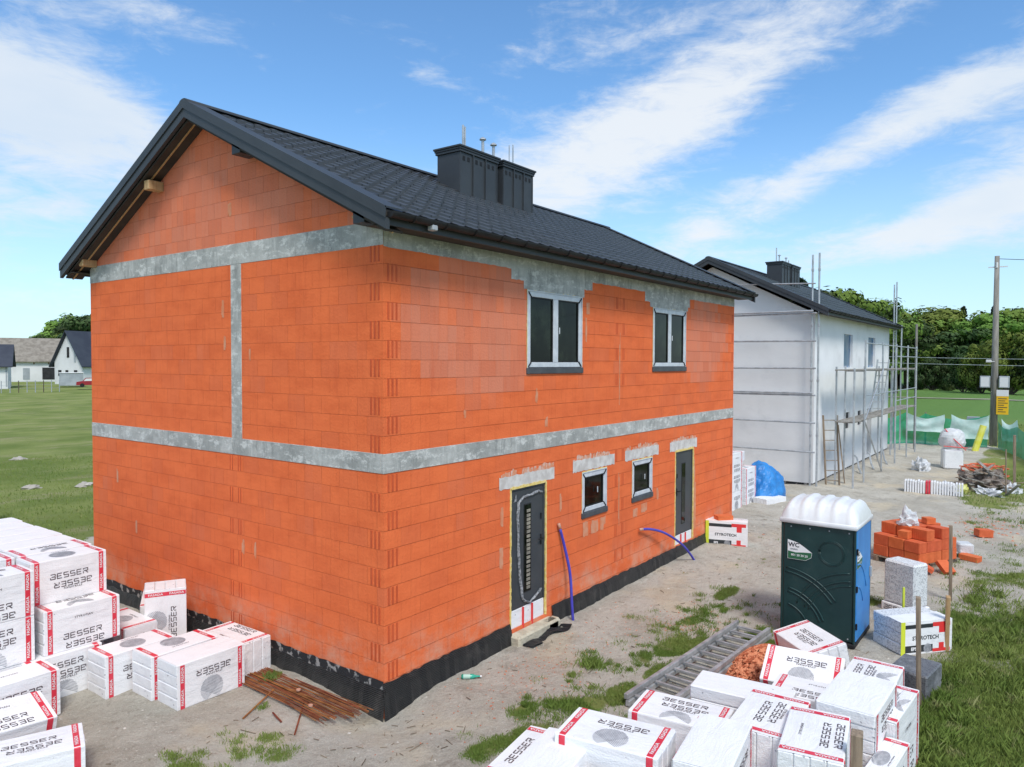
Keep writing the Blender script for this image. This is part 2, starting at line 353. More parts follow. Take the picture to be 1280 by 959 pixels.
DUST=[(5.3,-2.05,.55),(5.1,-1.2,.5),(2.5,-1.1,.5),(1.9,-1.05,.35),(18.2,-5.6,1.6),(16.6,-5.2,1.0),(13.2,-5.0,.6),(12,-4.6,1.2)]
def axis(lo,hi,a,b,step):
    r=[];x=a
    while x<=b+1e-6: r.append(x); x+=step
    s=step;x=b
    while x<hi: s*=1.22; x+=s; r.append(x)
    s=step;x=a;l=[]
    while x>lo: s*=1.22; x-=s; l.append(x)
    return l[::-1]+r
xs=axis(-2500,2500,-5,27,.13); ys=axis(-2500,2500,-9,17,.13)
vs=[];att=[];dat=[]
for y in ys:
    for x in xs:
        vs.append((x,y,gz(x,y))); att.append(grassy(x,y))
        d=0
        for a,b,r in DUST: d=max(d,math.exp(-((x-a)**2+(y-b)**2)/r**2*1.5))
        dat.append(d)
nx=len(xs); fs=[(j*nx+i,j*nx+i+1,(j+1)*nx+i+1,(j+1)*nx+i) for j in range(len(ys)-1) for i in range(nx-1)]
me=bpy.data.meshes.new('ground'); me.from_pydata(vs,[],fs); me.polygons.foreach_set('use_smooth',[True]*len(fs))
me.attributes.new('grass','FLOAT','POINT').data.foreach_set('value',att)
me.attributes.new('dust','FLOAT','POINT').data.foreach_set('value',dat)
m,nt,b=nodes('ground_soil'); t=NT(nt); p=t.pos()
ga=t.n('ShaderNodeAttribute',attribute_name='grass').outputs['Fac']; da=t.n('ShaderNodeAttribute',attribute_name='dust').outputs['Fac']
x,y,_=t.xyz(p)
soil=t.mix(t.ramp(t.noise(p,.7,6,.6),.38,.62),(.47,.435,.365),(.58,.545,.47))
soil=t.mix(t.ramp(t.noise(p,6,8,.75),.5,.72,0,.75),soil,(.35,.30,.245))
soil=t.mix(t.ramp(t.noise(p,45,5,.7),.5,.7,0,.7),soil,(.72,.68,.61))
soil=t.mix(t.ramp(t.noise(p,110,3,.7),.58,.68,0,.7),soil,(.12,.10,.085))
sand=t.ramp(t.noise(p,.45,3),.55,.68,0,.55); soil=t.mix(sand,soil,(.66,.56,.40))
dm=t.math('MULTIPLY',da,t.ramp(t.noise(p,7,9,.85),.42,.72,0,.55)); soil=t.mix(dm,soil,(.56,.27,.17))
soil=t.mix(t.ramp(t.noise(p,2.2,9,.8),.52,.66,0,.5),soil,(.25,.215,.17))
soil=t.mix(t.ramp(t.noise(t.mapv(p,(1,2.2,1)),11,6,.8),.6,.68,0,.6),soil,(.2,.17,.14))
chips=t.ramp(t.noise(p,22,5,.8),.69,.73,0,.4); nearm=t.ramp(x,9,13,1,0); soil=t.mix(t.math('MULTIPLY',chips,nearm),soil,(.48,.2,.12))
gr=t.mix(t.ramp(t.noise(p,.25,5,.6),.35,.62),(.155,.205,.05),(.25,.285,.09))
gr=t.mix(t.ramp(t.noise(t.mapv(p,(.35,1,1),rot=(0,0,.64)),.55,7,.75),.5,.68,0,.75),gr,(.35,.31,.18))
gr=t.mix(t.ramp(t.noise(p,14,5,.7),.5,.75,0,.6),gr,(.09,.125,.035))
# far cultivated field is a cleaner green
farf=t.ramp(x,52,70); gr=t.mix(farf,gr,(.13,.235,.065))
gm=t.ramp(t.math('ADD',ga,t.math('MULTIPLY',t.math('SUBTRACT',t.noise(p,5,6,.75),.5),.9)),.38,.62)
c=t.mix(gm,soil,gr)
t.set(b.inputs['Base Color'],c); b.inputs['Roughness'].default_value=.95; b.inputs['Specular IOR Level'].default_value=.1
t.set(b.inputs['Normal'],t.bump(t.noise(p,3.2,10,.75),1,.10,t.bump(t.noise(p,38,5,.75),.8,.02)))
me.materials.append(m); g=link('ground',me); tag(g,kind='structure')
# field track, a pale line far out
mb=MB(); mb.raw([(97,-60,.0),(101,-60,.0),(103,60,0.0),(99,60,.0)],[(0,1,2,3)])
pts=[]
for i in range(60):
    yy=-70+i*2.4; pts.append(yy)
mb=MB()
for a,b2 in zip(pts,pts[1:]):
    f=lambda x,y:(x,y,gz(x,y)+.06)
    mb.poly([f(99,a),f(101.2,a),f(101.2,b2),f(99,b2)])
o=obj('path',mb,M('pale_track',(.36,.33,.27),(.28,.3,.2),.3,.95)); tag(o,kind='structure')
# grass blades
gv=[];gf=[]
def blades(n,xr,yr,h,w,thr=.35,yb=None):
    c=0
    while c<n:
        c+=1
        x=rnd(*xr);y=rnd(*yr)
        g=grassy(x,y)+rnd(-.25,.25)
        if g<thr: continue
        if nz(x,y,1.4,8)<-.5: continue
        z=gz(x,y); hh=h*rnd(.4,1.2)*(.7+.9*max(0,nz(x,y,1.1,4))); a=rnd(0,6.28); l=rnd(.1,.7)*hh; k=len(gv)
        dx,dy=math.cos(a)*w,math.sin(a)*w; lx,ly=rnd(-1,1)*l,rnd(-1,1)*l
        gv.extend([(x-dx,y-dy,z-.01),(x+dx,y+dy,z-.01),(x+lx*.4+dx*.6,y+ly*.4+dy*.6,z+hh*.6),(x+lx,y+ly,z+hh)]); gf.extend([(k,k+1,k+2),(k,k+2,k+3)])
blades(85000,(1.5,9),(-9,-5.2),.085,.0045)
blades(30000,(9,16),(-10,-5.2),.07,.007)
blades(9000,(16,30),(-8,-4),.10,.012)
for a,b2,rx,ry in TUFTS: blades(int(26000*rx*ry*3.2),(a-rx*1.6,a+rx*1.6),(b2-ry*1.8,b2+ry*1.8),.05,.0045,.42)
blades(26000,(-2,14),(11.5,32),.09,.012,.5)
blades(14000,(41,60),(-12,8),.16,.02)
def clump(x,y,n,rad,h):
    for _ in range(n):
        a=x+random.gauss(0,rad);b_=y+random.gauss(0,rad)
        z=gz(a,b_);k=len(gv);an=rnd(0,6.28);w=.0045;dx,dy=math.cos(an)*w,math.sin(an)*w;l=rnd(.2,.8)*h;hh=h*rnd(.4,1.1);lx,ly=rnd(-1,1)*l,rnd(-1,1)*l
        gv.extend([(a-dx,b_-dy,z-.01),(a+dx,b_+dy,z-.01),(a+lx*.4+dx*.6,b_+ly*.4+dy*.6,z+hh*.6),(a+lx,b_+ly,z+hh)]); gf.extend([(k,k+1,k+2),(k,k+2,k+3)])
for i in range(150):
    f=random.random(); x=.4+7*f+random.gauss(0,.35); y=-1.75-.35*f+random.gauss(0,.38); clump(x,y,int(rnd(15,110)),rnd(.02,.09),rnd(.03,.09))
clump(2.82,-1.47,500,.08,.13); clump(1.45,-1.95,500,.12,.12); clump(-.35,1.95,160,.06,.1)
for i in range(40): clump(-1.9+random.gauss(0,.45),.55+random.gauss(0,.45),int(rnd(20,110)),rnd(.03,.09),rnd(.03,.08))
for i in range(160): clump(rnd(8,20),rnd(-8.5,-4.9),int(rnd(20,90)),rnd(.04,.16),rnd(.04,.1))
for i in range(330):
    x,y=rnd(2.6,10.5),rnd(-9,-5.75)
    clump(x,y,int(rnd(30,130)),rnd(.04,.12),rnd(.09,.2))
for i in range(60): clump(rnd(3,14),rnd(-4.2,-.4),int(rnd(5,30)),rnd(.02,.06),rnd(.02,.05))
mb=MB();mb.v=gv;mb.f=gf;mb.m=[0]*len(gf)
o=obj('grass',mb,mt['grassm']); tag(o,'green and straw coloured grass growing around the building site','grass',kind='stuff')
# gravel and chips
def rock(mb,c,r,mi=0):
    s=[(1,0,0),(-1,0,0),(0,1,0),(0,-1,0),(0,0,1),(0,0,-1)]; sx,sy,sz=r*rnd(.6,1.3),r*rnd(.6,1.3),r*rnd(.4,.8); a=rnd(0,6.3)
    vs=[]
    for q in s:
        X=q[0]*sx*rnd(.7,1.2);Y=q[1]*sy*rnd(.7,1.2);vs.append((c[0]+X*math.cos(a)-Y*math.sin(a),c[1]+X*math.sin(a)+Y*math.cos(a),c[2]+q[2]*sz))
    mb.raw(vs,[(0,2,4),(2,1,4),(1,3,4),(3,0,4),(2,0,5),(1,2,5),(3,1,5),(0,3,5)],mi)
mb=MB()
for i in range(9000):
    x=rnd(-4,14) if i%3 else rnd(10,30); y=rnd(-5.4,3.2) if x<0 else rnd(-5.4,-.1)
    if grassy(x,y)>.5: continue
    r=rnd(.004,.014)*(1 if random.random()<.96 else 2.2)
    rock(mb,(x,y,gz(x,y)),r,0)
o=obj('gravel',mb,mt['stone']); tag(o,'small grey stones scattered over the dirt yard','gravel',kind='stuff')
mb=MB()
for i in range(850):
    q=random.random()
    if q<.45: x,y=random.gauss(2.6,1.3),random.gauss(-1.0,.45)
    elif q<.7: x,y=random.gauss(5.2,.5),random.gauss(-1.9,.35)
    elif q<.85: x,y=random.gauss(17.6,1.2),random.gauss(-5.4,.6)
    else: x,y=rnd(.5,13),rnd(-4.5,-.3)
    if y>-.15: continue
    rock(mb,(x,y,gz(x,y)+.003),rnd(.005,.02) if x<12 else rnd(.015,.05),0)
o=obj('brick_chips',mb,mt['chip']); tag(o,'orange brick chips strewn on the dirt beside the house','brick chips',kind='stuff')
mb=MB()
for i in range(3200):
    a=rnd(0,6.28);r=math.sqrt(random.random()); x=4.25+.95*r*math.cos(a); y=-3.55+.42*r*math.sin(a); z=gz(x,y)+.28*(1-r*r)
    rock(mb,(x,y,z),rnd(.012,.032))
for i in range(300):
    a=rnd(0,6.28);r=math.sqrt(random.random()); x=4.25+.85*r*math.cos(a); y=-3.55+.36*r*math.sin(a)
    rock(mb,(x,y,gz(x,y)+.1*(1-r*r)),.09)
o=obj('brick_rubble',mb,mt['rubble']); tag(o,'heap of crushed orange brick beside the ladder','rubble',kind='stuff')

mb=MB()
for i in range(420):
    x=rnd(0,15);y=rnd(-5,-.3)
    if i%4==0: x,y=rnd(-3.5,.2),rnd(-1.5,1.5)
    if x>-.3 and y>-.3: continue
    a=rnd(0,6.28);l=rnd(.02,.12)*(2 if random.random()<.07 else 1);z=gz(x,y)+.006
    mb.bar((x,y,z),(x+math.cos(a)*l,y+math.sin(a)*l,z+rnd(0,.006)),.008,.006)
o=obj('wood_splinters',mb,M('wood_splinter',(.12,.09,.06),(.34,.27,.19),1.5,.9)); tag(o,'dark twigs and splinters littering the dirt yard','debris',kind='stuff')
# ------------------------------------------------------------------ main house
L,W=12.74,8.23; YR=W/2
H=thing('brick_house','unfinished two storey orange block house with dark grey roof in the foreground','house',(0,0,0))
def wall_y(mb,y,u0,u1,z0,z1,ops,depth,mi=0,flip=1):
    """wall in plane y=const facing -y with rectangular openings and reveals going +depth"""
    us=sorted({u0,u1,*[o[0] for o in ops],*[o[1] for o in ops]}); zs=sorted({z0,z1,*[o[2] for o in ops],*[o[3] for o in ops]})
    for a,b in zip(us,us[1:]):
        for c,d in zip(zs,zs[1:]):
            if any(o[0]<=a and b<=o[1] and o[2]<=c and d<=o[3] for o in ops): continue
            mb.poly([(a,y,c),(b,y,c),(b,y,d),(a,y,d)],mi)
    for a,b,c,d in ops:
        e=y+depth
        mb.poly([(a,y,c),(a,y,d),(a,e,d),(a,e,c)],mi); mb.poly([(b,y,c),(b,e,c),(b,e,d),(b,y,d)],mi)
        mb.poly([(a,y,c),(a,e,c),(b,e,c),(b,y,c)],mi); mb.poly([(a,y,d),(b,y,d),(b,e,d),(a,e,d)],mi)
WIN=[(3.2,4.93,4.05,5.42),(7.85,9.58,4.05,5.42),(4.96,5.88,1.35,2.19),(6.94,7.87,1.35,2.19)]
DOOR=[(2.75,3.77,-.12,2.18),(9.05,10.09,-.0,2.18)]
mb=MB(); wall_y(mb,0,0,L,-.75,6.0,WIN+DOOR,.3,0)
mb.mi=1
za=8.03
def gable(mb,x,zb,flip,mi):
    q=[(x,0,zb),(x,W,zb),(x,W,6.02),(x,YR,za),(x,0,6.02)]
    mb.poly(q[::-1] if not flip else q,mi)
gable(mb,0,-.75,False,1); gable(mb,L,-.75,True,1)
mb.poly([(L,W,-.75),(0,W,-.75),(0,W,6.0),(L,W,6.0)],0)
# keyed block ends at the corners: groove shade painted as darker strips in alternate courses
def groove_x(u,row,z,w=.03): mb.box(u,u+w,-.004,.02,z+.01,z+.24,0,2)
def groove_y(u,z,w=.03): mb.box(-.004,.02,u,u+w,z+.01,z+.24,0,2)
for base,n in((0,11),(3.02,11)):
    for k in range(n):
        z=base+k*.25
        if (k+(base>1))%2==0:
            for j in range(3): groove_x(.07+j*.075,k,z)
        else:
            for j in range(3): groove_y(.07+j*.075,z)
        if k%2==1 and (z>3.3 or z<2.6):
            for j in range(2):
                groove_x(6.22+j*.05,k,z,.02); groove_x(6.5+j*.05,k,z,.02)
            groove_x(L-.16,k,z,.025); groove_x(L-.1,k,z,.025)
        if base==0 and k%2==0:
            for j in range(2): groove_y(3.2+j*.06,z,.02); groove_y(3.42+j*.06,z,.02)
wall=obj('wall',mb,[mt['brick'],mt['brick_g'],mt['groove']],H)
# mortar seam between the two halves, light
def ragged(mb,u0,u1,v0,v1,plane,d,jit=.02,step=.08,top=True,bot=True,mi=0,thick=0):
    n=max(2,int((u1-u0)/step)); lo=[];hi=[]
    for i in range(n+1):
        u=u0+(u1-u0)*i/n; a_=v0+(rnd(-jit,jit) if bot else 0); lo.append((u,a_)); hi.append((u,max(a_+.002,v1+(rnd(-jit,jit) if top else 0))))
    f=(lambda u,v:(u,d,v)) if plane=='y' else (lambda u,v:(d,u,v))
    for i in range(n):
        q=[f(*lo[i]),f(*lo[i+1]),f(*hi[i+1]),f(*hi[i])]
        mb.poly(q if plane=='y' else q[::-1],mi)
mb=MB()
mb.box(-.006,L+.006,-.006,.05,2.76,3.02,.004); obj('floor_band',mb,mt['concrete'],H)
mb=MB(); mb.box(-.007,.05,.052,W+.004,2.76,3.02,.004); obj('floor_band',mb,mt['concrete'],H)
mb=MB(); mb.box(-.0055,.05,0.0,W+.003,5.74,6.06,.004); obj('ring_beam',mb,mt['concrete'],H)
mb=MB(); ragged(mb,.0,L,5.72,6.0,'y',-.005,.008,.1,top=False)
for a,b2,z in((2.76,5.29,5.56),(3.1,5.0,5.42),(7.46,9.79,5.52),(7.7,9.68,5.42)):
    ragged(mb,a,b2,z,5.73,'y',-.0065-.001*(z<5.5),.012,.07,top=False)
obj('ring_beam',mb,mt['concrete'],H)
mb=MB(); mb.box(-.0045,.05,3.16,3.44,3.02,5.74,.004); obj('concrete_pillar',mb,mt['concrete'],H)
for a,b2,z0,z1 in((2.46,4.03,2.2,2.4),(4.64,6.19,2.22,2.43),(6.63,8.18,2.22,2.43),(8.76,10.3,2.2,2.42)):
    mb=MB(); ragged(mb,a,b2,z0,z1,'y',-.005,.012,.05)
    for k in range(22):
        u=rnd(a,b2-.2); w_=rnd(.05,.2); ragged(mb,u,u+w_,z1-.02,z1+rnd(.03,.10),'y',-.0018-.00012*k,.02,.03,mi=1,bot=False)
    obj('lintel',mb,[mt['plaster'],mt['smear2']],H)
mb=MB()
for u,v,w,h in((4.2,1.55,.08,.4),(5.0,.98,.22,.3),(5.3,.98,.3,.3),(5.62,1.0,.22,.28),(2.5,1.6,.1,.35),(2.48,.9,.1,.4),(7.0,.98,.24,.28),(7.35,1.0,.3,.28),(8.1,1.2,.08,.3),(3.45,3.5,.08,.3),(3.75,3.1,.1,.2),(5.05,4.6,.08,.45),(5.1,5.1,.12,.3),(6.36,3.1,.03,2.2),(6.36,.9,.03,1.2),(1.6,3.4,.05,.12),(10.15,.2,.1,1.9)):
    for k in range(3): 
        a=u+rnd(-.02,.02); ragged(mb,a,a+w*rnd(.5,1),v+rnd(0,h*.3),v+h*rnd(.6,1),'y',-.003-.0006*k,.02,.04)
for u,v,w,h in((3.62,4.9,.06,.3),(3.6,4.4,.07,.25),(2.9,4.2,.05,.25),(3.1,1.2,.08,.25),(2.8,1.15,.06,.3),(7.2,1.9,.06,.3),(3.4,6.5,.1,.22),(1.6,6.8,.08,.15),(6.5,1.0,.07,.3)):
    for k in range(3):
        a=u+rnd(-.02,.02); ragged(mb,a,a+w*rnd(.5,1),v+rnd(0,h*.3),v+h*rnd(.6,1),'x',-.003-.0006*k,.02,.04)
obj('mortar_smears',mb,mt['smear'],H)
def window(parent,x0,x1,z0,z1,y,double=True,opened=False):
    mb=MB(); t_=.02
    mb.box(x0,x1,y-.012,y+.07,z1-t_,z1,.003); mb.box(x0,x0+t_,y-.012,y+.07,z0,z1-t_); mb.box(x1-t_,x1,y-.012,y+.07,z0,z1-t_)
    w=obj('window',mb,mt['frame'],parent)
    a,b,c,d=x0+t_,x1-t_,z0+.09,z1-t_; fw=.085; yb=y+.0
    mb=MB()
    mb.box(a,a+fw,yb,yb+.07,c,d,.006); mb.box(b-fw,b,yb,yb+.07,c,d,.006); mb.box(a+fw,b-fw,yb,yb+.07,d-fw,d,.006); mb.box(a+fw,b-fw,yb,yb+.07,c,c+fw,.006)
    if double: cx=(a+b)/2; mb.box(cx-.075,cx+.075,yb-.003,yb+.065,c+fw,d-fw,.006)
    obj('frame',mb,mt['frame'],w)
    mb=MB() # taped corners and dark rubber line
    for (p,q) in (((a,c),(1,1)),((b,c),(-1,1)),((a,d),(1,-1)),((b,d),(-1,-1))):
        mb.bar((p[0]+q[0]*.01,yb-.004,p[1]+q[1]*.01),(p[0]+q[0]*.1,yb-.004,p[1]+q[1]*.1),.03,.01)
    spans=[(a+fw,(a+b)/2-.075),((a+b)/2+.075,b-fw)] if double else [(a+fw,b-fw)]
    for s0,s1 in spans:
        g=.022
        mb.box(s0,s0+g,yb+.012,yb+.05,c+fw,d-fw); mb.box(s1-g,s1,yb+.012,yb+.05,c+fw,d-fw); mb.box(s0+g,s1-g,yb+.012,yb+.05,c+fw,c+fw+g); mb.box(s0+g,s1-g,yb+.012,yb+.05,d-fw-g,d-fw)
    obj('gasket',mb,mt['black'],w)
    for s0,s1 in spans:
        mb=MB(); mb.box(s0+.02,s1-.02,yb+.03,yb+.045,c+fw+.02,d-fw-.02); obj('pane',mb,mt['glass'],w)
    if double or True:
        mb=MB(); mb.box(x0-.02,x1+.02,y-.03,y+.07,z0-.02,z0+.085,.01); obj('sill',mb,mt['tape'],w)
    # interior glimpses: a sticker or handle
    mb=MB(); cx=(a+b)/2; mb.box(cx+.09,cx+.105,yb-.02,yb-.004,(c+d)/2-.05,(c+d)/2+.06,.003); obj('handle',mb,mt['frame'],w)
    # foam edge
    mb=MB()
    for zz,(u0,u1) in((z1,(x0,x1)),):
        ragged(mb,u0-.01,u1+.01,zz-.005,zz+.02,'y',y-.006 if y<0 else -.0065,.008,.05)
    for xx in(x0,x1):
        n=int((z1-z0)/.06)
        for i in range(n):
            zz=z0+(z1-z0)*i/n; a0=xx-.012+rnd(-.006,.006); mb.poly([(a0,-.0068,zz),(a0+.022,-.0068,zz),(a0+.022+rnd(-.004,.004),-.0068,zz+(z1-z0)/n),(a0+rnd(-.004,.004),-.0068,zz+(z1-z0)/n)])
    obj('foam_seal',mb,mt['foam'],w)
    return w
for i,(a,b2,c,d) in enumerate(WIN): window(H,a,b2,c,d,.0,double=i<2)
def door(x0,x1,z0,z1,film):
    mb=MB(); a,b,c=x0+.05,x1-.05,z0+.3 if film else z0+.22
    y=.02
    mb.box(a,b,y,y+.07,c,z1-.05,.006)
    d=obj('door',mb,mt['door'],H)
    mb=MB(); mb.box(a-.05,a-.002,y-.01,y+.08,c,z1,.004); mb.box(b+.002,b+.05,y-.01,y+.08,c,z1,.004); mb.box(a,b,y-.01,y+.08,z1-.048,z1,.004); obj('frame',mb,mt['door'],d)
    w=b-a; g0,g1=a+w*.40,a+w*.60
    mb=MB(); mb.box(g0-.015,g1+.015,y-.006,y+.01,c+.22,z1-.3,.003); obj('glazing_frame',mb,mt['black'],d)
    mb=MB(); zb=c+.24
    mb.box(g0,g1,y-.008,y+.008,zb,z1-.32); obj('pane',mb,mt['glass'],d)
    if film:
        mb=MB(); z=zb+.03
        while z<z1-.4:
            mb.box(g0+.06,g1-.02,y-.012,y-.009,z,z+.05); z+=.068+rnd(-.004,.01)
        obj('glass_bars',mb,M('pale_bars',(.2,.18,.15),(.32,.29,.23),8,.6),d)
        mb=MB(); P=[]
        path=[(a+w*.93,z1-.17),(a+w*.8,z1-.13),(a+w*.6,z1-.16),(a+w*.35,z1-.17),(a+w*.2,z1-.25),(a+w*.17,z1-.5),(a+w*.2,z1-1.0),(a+w*.24,z1-1.5),(a+w*.32,z1-1.85),(a+w*.4,c+.08),(a+w*.55,c+.03),(a+w*.8,c+.12),(a+w*.93,c+.2)]
        for k in range(2):
            for i in range(len(path)-1):
                for s in range(4):
                    f=s/4; P.append((path[i][0]*(1-f)+path[i+1][0]*f+rnd(-.008,.008)+k*.02,y-.012-k*.006,path[i][1]*(1-f)+path[i+1][1]*f+rnd(-.01,.01)))
            mb.tube(P,[.011+rnd(0,.009) for _ in P],6); P=[]
        mb.poly([(a+.06,y-.01,z1-.23),(a+.15,y-.01,z1-.22),(a+.13,y-.01,z1-.1)])
        obj('protective_film',mb,mt['film'],d,True)
    hx=b-.07 if film else a+.1
    mb=MB(); mb.box(hx-.02,hx+.02,y-.012,y,(c+z1)/2-.06,(c+z1)/2+.12,.004); mb.bar((hx,y-.05,(c+z1)/2+.05),(hx+(-.12 if film else .12),y-.05,(c+z1)/2+.05),.02); mb.bar((hx,y-.06,(c+z1)/2+.05),(hx,y,(c+z1)/2+.05),.018)
    mb.box(hx-.015,hx+.015,y-.02,y,z1-.62,z1-.52,.004)
    obj('handle',mb,mt['black'],d)
    mb=MB(); mb.box(x0+.02,x1-.02,y+.0,y+.09,z0-.0,c-.004,.006); t_=obj('threshold',mb,mt['eps'],d)
    mb=MB()
    for u in(.36,.62): mb.box(x0+u,x0+u+.025,y-.03,y-.005,z0-.05,c)
    obj('red_post',mb,mt['hotred'],d)
    mb=MB(); 
    for xx in(x0-.004,x1-.01):
        for i in range(40):
            zz=z0+(z1-z0)*i/40; mb.box(xx+rnd(-.006,.004),xx+.03+rnd(-.006,.01),-.012,.02,zz,zz+(z1-z0)/40)
    for i in range(18):
        u=x0+(x1-x0)*i/18; mb.box(u,u+(x1-x0)/18,-.012,.02,z1-.012,z1+.028+rnd(-.006,.014))
    obj('foam_seal',mb,mt['foam'],d)
door(*DOOR[0],True); door(*DOOR[1],False)
# step of concrete and foam in front of door 1
mb=MB(); mb.cbox((3.3,-.1,-.27),(.58,.12,.1),.03); mb.cbox((3.75,-.12,-.26),(.2,.1,.09),.04)
s=obj('door_step',mb,M('dusty_screed',(.45,.4,.3),(.6,.55,.42),4,.9,.02),H)
# plinth membrane: dimpled sheet leaning out, with a torn upper edge
def plinth(mb,pts,n_dir,ztop=.0,zbot=-.62,mi=0,jit=.02):
    last=None
    for (x,y) in pts:
        top=ztop+rnd(-jit,jit)*.7; o=.03+rnd(0,.02); o2=.07+rnd(-.01,.025)
        col=[(x+n_dir[0]*.012,y+n_dir[1]*.012,top),(x+n_dir[0]*o,y+n_dir[1]*o,top-.12),(x+n_dir[0]*o2,y+n_dir[1]*o2,zbot)]
        if last:
            for i in range(2): mb.poly([last[i],last[i+1],col[i+1],col[i]],mi)
        last=col
mb=MB()
plinth(mb,[(-.05+i*.1,0) for i in range(0,29)],(0,-1),-.0)
obj('plinth_membrane',mb,mt['membrane'],H); mb=MB()
plinth(mb,[(3.95+i*.1,0) for i in range(0,89)],(0,-1),-.02)
obj('plinth_membrane',mb,mt['membrane'],H)
mb=MB(); plinth(mb,[(0,-.05+i*.1) for i in range(0,84)],(-1,0),-.09); obj('plinth_membrane',mb,mt['membrane'],H)
mb=MB(); ragged(mb,.0,W,-.12,.02,'x',-.014,.016,.13); obj('plinth_strip',mb,mt['bitumen'],H)
mb=MB() # folded-down flap below door
pts=[(2.8+i*.09) for i in range(14)]
for i in range(13):
    f=lambda x,k:(x, -.22-.02*k-.16*(k>0)-.05*math.sin(x*7), gz(x,-.3)+.03+.035*math.sin(x*11+k))
    mb.poly([f(pts[i],0),f(pts[i+1],0),f(pts[i+1],1),f(pts[i],1)]); g2=lambda x:(x,-.21,-.12); mb.poly([(pts[i],-.2,-.3),(pts[i+1],-.2,-.3),f(pts[i+1],0),f(pts[i],0)])
obj('membrane_flap',mb,mt['membrane'],H)
# inner shell behind the windows, its near-black colour standing for the unlit room
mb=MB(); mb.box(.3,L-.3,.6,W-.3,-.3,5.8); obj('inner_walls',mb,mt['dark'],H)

def build_roof(P,X0,LL,YE0,YE1,ridge,slope,yr,detail=True,ov=.35):
    run=yr-YE0; ze=ridge-slope*run; sl=math.sqrt(1+slope*slope)
    xa,xb=X0-ov,X0+LL+ov
    for side in(0,1):
        vs=[];fs=[]; rows=18; step=.05 if detail else .14
        nxr=int((xb-xa)/step); prof=[(i,k) for i in range(rows) for k in(0,1)]
        for (i,k) in prof:
            f=(i+k)/rows
            for j in range(nxr+1):
                x=xa+(xb-xa)*j/nxr; c=((x-xa)/.3)%1; hgt=.012*(1 if c<.12 or c>.88 else 0)+ .006*math.sin(2*math.pi*c)
                yy=YE0+run*f; z=ze+slope*run*f+(.036*(1-k))+hgt
                if side: yy=yr+(yr-yy) if True else yy
                vs.append((x,yy,z))
        n=nxr+1
        for r in range(len(prof)-1):
            for j in range(nxr):
                q=(r*n+j,r*n+j+1,(r+1)*n+j+1,(r+1)*n+j)
                fs.append(q if not side else q[::-1])
        mb=MB(); mb.raw(vs,fs); rf=obj('roof',mb,mt['roof'],P)
        if side==0: root=rf
        mb=MB()
        s=1 if side==0 else -1; ye=YE0 if side==0 else 2*yr-YE0
        mb.poly([(xa,ye,ze-.05),(xb,ye,ze-.05),(xb,yr,ridge-.05),(xa,yr,ridge-.05)]); 
        mb.poly([(xa,ye,ze-.05),(xb,ye,ze-.05),(xb,ye,ze+.03),(xa,ye,ze+.03)])
        obj('underlay',mb,mt['soffit'],rf)
        # verge: flashing on top, two stepped boards down the edge
        for xx,d in((xa,-1),(xb,1)):
            mb=MB(); a=Vector((xx,ye-s*.02,ze)); b=Vector((xx,yr,ridge)); nrm=Vector((0,-slope*s,1)).normalized()
            def strip(x0,x1,o0,o1):
                q=[]
                for P0 in(a,b):
                    for X in(x0,x1):
                        for o_ in(o0,o1):
                            q.append(Vector((X,P0.y,P0.z+o_)))
                mb.raw(q,[(0,2,3,1),(4,5,7,6),(0,1,5,4),(2,6,7,3),(0,4,6,2),(1,3,7,5)])
            strip(xx-.035 if d<0 else xx-.28,xx+.28 if d<0 else xx+.035,.045,.065)
            strip(xx-.04 if d<0 else xx+.02,xx-.02 if d<0 else xx+.04,-.075,.066)
            strip(xx-.02 if d<0 else xx-.04,xx+.04 if d<0 else xx+.02,-.215,-.077)
            obj('verge_board',mb,mt['trim'],rf)
    mb=MB(); rr=.09
    pts=[(xa-.03,yr,ridge+.01),(xb+.03,yr,ridge+.01)]; n=8
    vs=[];
    for x in(xa-.03,xb+.03):
        for k in range(n+1):
            a=math.pi*k/n; vs.append((x,yr-math.cos(a)*.13,ridge-.0+math.sin(a)*.075))
    mb.raw(vs,[(k,k+1,n+2+k,n+1+k) for k in range(n)]+[tuple(range(n+1))]); obj('ridge_cap',mb,mt['trim'],root)
    # eaves boards, soffit and gutters
    for s,ye in((1,YE0),(-1,2*yr-YE0)):
        mb=MB(); mb.box(xa+.05,xb-.05,min(ye+s*.03,ye+s*.07),max(ye+s*.03,ye+s*.07),ze-.15,ze+.0,.004); obj('fascia',mb,mt['trim'],root)
        yw=0 if s>0 else 2*yr; mb=MB(); a_,b_=ye+s*.072,yw-s*.002; mb.box(xa+.05,xb-.05,min(a_,b_),max(a_,b_),ze-.13,ze-.115); obj('soffit',mb,mt['soffit'],root)
        mb=MB(); cy=ye-s*.045; cz=ze+.0; r=.075; vs=[]; n=10
        for x in(xa+.02,xb-.02):
            for rr in(r,r-.008):
                for k in range(n+1):
                    a=math.pi+math.pi*k/n; vs.append((x,cy+math.cos(a)*rr,cz+math.sin(a)*rr))
        m_=n+1; fs=[]
        for k in range(n): fs+= [(k,k+1,2*m_+k+1,2*m_+k),(m_+k,3*m_+k,3*m_+k+1,m_+k+1)]
        fs+=[tuple(range(m_)),tuple(range(2*m_,3*m_))]
        mb.raw(vs,fs); gu=obj('gutter',mb,mt['black'],root)
        mb=MB(); x=xa+.4
        while x<xb:
            P_=[(x,cy+math.cos(math.pi+math.pi*k/8)*(r+.008),cz+math.sin(math.pi+math.pi*k/8)*(r+.008)) for k in range(9)]; mb.tube(P_,.009,5); x+=.6
        obj('gutter_bracket',mb,mt['black'],gu)
    return root
root=build_roof(H,0,L,-.42,0,8.29,.492,YR)
